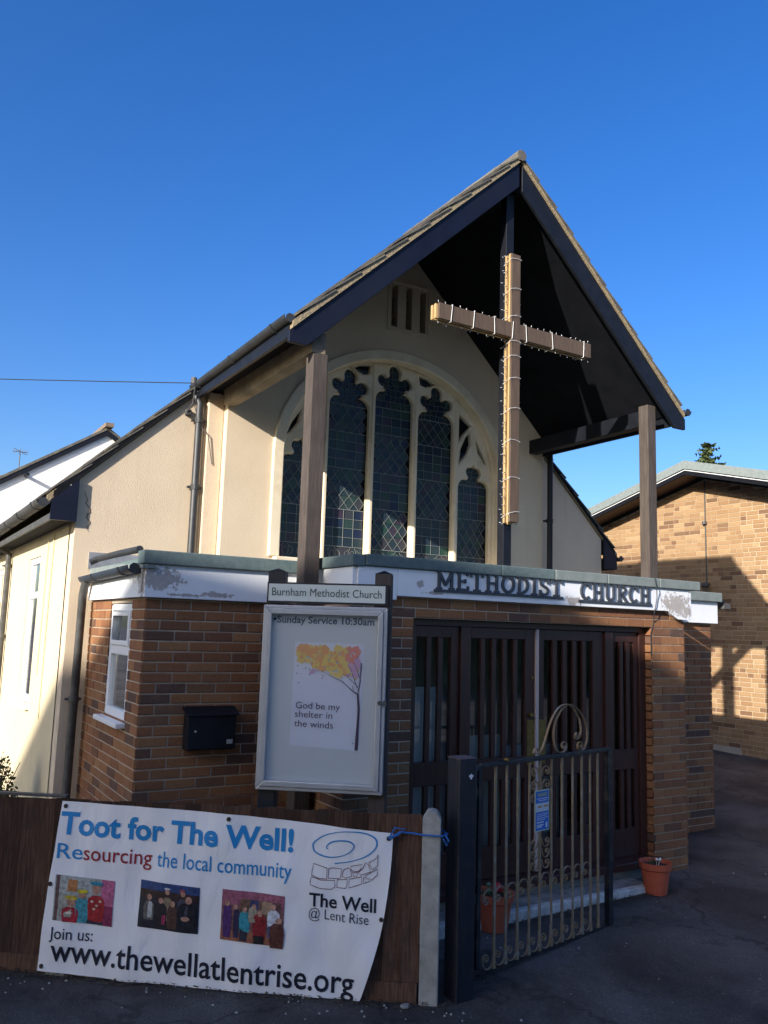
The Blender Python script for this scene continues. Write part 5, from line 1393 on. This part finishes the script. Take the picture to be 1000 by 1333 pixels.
# ================================================================ background: white house, tree, shrub, aerial
wh = thing('white_house', (5.0, 30, .3), 'white pebbledashed house gable with black bargeboards beyond the church roof', 'house')
ap = (6.44, 9.02); sl = .655
def hz(u): return ap[1]-sl*abs(u-ap[0])
m = MB(); m.prism([(1.0,30,0),(11.8,30,0),(11.8,30,hz(11.8)-.2),(ap[0],30,ap[1]-.2),(1.0,30,hz(1.0)-.2)], (0,9,0)); build('wall', m, WROUGH, wh)
m = MB()
for a, b in ((.5, ap[0]), (ap[0], 12.3)): m.hexa([(a,29.9,hz(a)-.30),(b,29.9,hz(b)-.30),(b,29.94,hz(b)-.30),(a,29.94,hz(a)-.30),(a,29.9,hz(a)-.02),(b,29.9,hz(b)-.02),(b,29.94,hz(b)-.02),(a,29.94,hz(a)-.02)])
build('bargeboard', m, BLK, wh)
m = MB()
for a, b in ((.5, ap[0]), (ap[0], 12.3)): m.hexa([(a,29.88,hz(a)-.10),(b,29.88,hz(b)-.10),(b,39,hz(b)-.10),(a,39,hz(a)-.10),(a,29.88,hz(a)),(b,29.88,hz(b)),(b,39,hz(b)),(a,39,hz(a))])
build('roof', m, TILE, wh)
m = MB(); m.box(6.3,6.58,29.62,38.9,8.98,9.12); build('ridge_tile', m, SLATE, wh)
m = MB(); m.tube([(3.9,29.99,6.95),(3.9,29.55,6.95)], .06, 8); build('vent_pipe', m, BLK, wh)
rh = thing('distant_house', (3.4, 46, .3), 'reddish brown tiled roof with a chimney at the far left edge', 'house')
def hz2(u): return 9.75-.5*abs(u-5.6)
m = MB(); m.prism([(-2,46,0),(5.5,46,0),(5.5,46,9.0),(-2,46,9.0)], (0,8,0)); build('wall', m, BRK2, rh)
m = MB(); m.hexa([(-2.5,45.6,8.9),(6.0,45.6,8.9),(6.0,50,9.70),(-2.5,50,9.70),(-2.5,45.6,9.05),(6.0,45.6,9.05),(6.0,50,9.86),(-2.5,50,9.86)]); build('roof', m, SLATE, rh)
m = MB(); m.box(4.4,5.2,49.6,50.3,9.4,9.98); build('chimney', m, BRK2, rh)
# tv aerial
m = MB(); ax_, ay_ = 4.02, 33.0
m.tube([(ax_,ay_,7.3),(ax_,ay_,8.42)], .02, 6); m.tube([(ax_-.25,ay_,8.3),(ax_+.25,ay_-.1,8.3)], .012, 5)
for k in range(7): x = ax_-.24+.08*k; m.tube([(x,ay_-.05,8.22+.0),(x,ay_-.05,8.40)], .008, 4)
m.tube([(ax_-.22,ay_,8.42),(ax_+.22,ay_,8.22)], .01, 4)
tag(build('tv_aerial', m, PIPE), 'thin television aerial above the white house roof', 'aerial')

def conifer(loc, H, rad, label):
    t = thing('conifer', loc, label, 'tree'); x0, y0, z0 = loc; rd = random.Random(9)
    m = MB(); m.tube([(x0,y0,z0),(x0,y0,z0+H*.97)], [.18,.02], 8); build('trunk', m, BARK, t)
    m = MB()
    z = z0+H*.25
    while z < z0+H*.985:
        f = 1-(z-z0)/H; L = rad*(f**.8)*1.25+.06; nb_ = 9 if f > .1 else 6
        for k in range(nb_):
            a = rd.uniform(0,6.28); l = L*rd.uniform(.55,1.15); dx, dy = math.cos(a), math.sin(a); n = max(4, int(l/.07))
            for i in range(n):
                q = (i+.5)/n; x, y = x0+dx*l*q, y0+dy*l*q; zz = z + l*q*.25*(1-q*.2) 
                for s in (-1, 1):
                    w_ = .20*(1-q*.6)*(.5+f)+.05; ex, ey = x-dy*s*w_+dx*.07, y+dx*s*w_+dy*.07
                    m.poly([(x,y,zz),(x+dx*.05,y+dy*.05,zz+.02),(ex,ey,zz+rd.uniform(-.05,.08)),(ex-dx*.05,ey-dy*.05,zz+rd.uniform(-.07,.03))])
        z += .13 + .12*f
    build('crown', m, FOL, t, fixn=False); return t
conifer((20.1,15.3,.4), 7.55, 1.7, 'dark green conifer tip showing above the brick hall roof')
def shrub(loc, r, h, label):
    t = thing('shrub', loc, label, 'shrub'); rd = random.Random(2); m = MB(); st = MB()
    for i in range(14):
        a = rd.uniform(0,6.28); q = rd.uniform(.2,.8)*r; st.tube([loc, (loc[0]+q*.5*math.cos(a), loc[1]+q*.5*math.sin(a), loc[2]+h*.5), (loc[0]+q*math.cos(a), loc[1]+q*math.sin(a), loc[2]+h*.9)], [.01,.007,.003], 5)
    for i in range(2600):
        a = rd.uniform(0,6.28); zz = rd.random(); q = r*math.sqrt(rd.random())*(1-.5*zz**2); x, y, z = loc[0]+q*math.cos(a), loc[1]+q*math.sin(a), loc[2]+h*zz*(1-.25*(q/r)**2)*rd.uniform(.9,1.05)
        s = rd.uniform(.012,.028); v1_ = Vector((rd.gauss(0,1),rd.gauss(0,1),rd.gauss(0,1))).normalized()*s; v2_ = v1_.cross(Vector((rd.gauss(0,1),rd.gauss(0,1),rd.gauss(0,1))).normalized())*.6; c = Vector((x,y,z))
        m.poly([c-v1_, c+v2_, c+v1_, c-v2_])
    build('stems', st, BARK, t); build('foliage', m, FOL2, t, fixn=False); return t
shrub((1.02,8.5,zg(1.02,8.5)), .34, .82, 'olive green shrub against the cream side wall at the left edge')
# dark house on the street side whose roof throws the long evening shade over the entrance
oh = thing('house', (-16, -5, 0), 'tall brick house across the street behind the viewer', 'house')
sil = [(-32,-.3),(-3.4,-.3),(-3.4,6.9),(-5.0,7.0),(-10.5,8.35),(-11.4,9.1),(-12.75,9.9),(-17.65,10.75),(-20.55,11.38),(-26.05,12.28),(-32,13.2)]
m = MB(); m.prism([(x,-2.5,z) for x, z in sil], (0,-7,0)); build('wall', m, BRK, oh)

# added unseen hedge opposite, put in to cut bright sky reflections in the glass
m = MB(); rdh = random.Random(8)
m.box(1.0, 60, -15.6, -14.4, -.3, 2.2)
for i in range(2600):
    c = Vector((rdh.uniform(1,60), -14.35+rdh.uniform(-.1,.15), rdh.uniform(0,2.6))); r = rdh.uniform(.10,.25); a = rdh.uniform(0,3.14)
    m.poly([c+Vector((r*math.cos(a),0,r*math.sin(a))), c+Vector((-r*math.sin(a),.08,r*math.cos(a))), c-Vector((r*math.cos(a),0,r*math.sin(a))), c-Vector((-r*math.sin(a),.08,r*math.cos(a)))])
tag(build('reflection_hedge', m, FOL, fixn=False), 'long green hedge added behind the viewer to cut sky reflections in the glass', 'hedge')
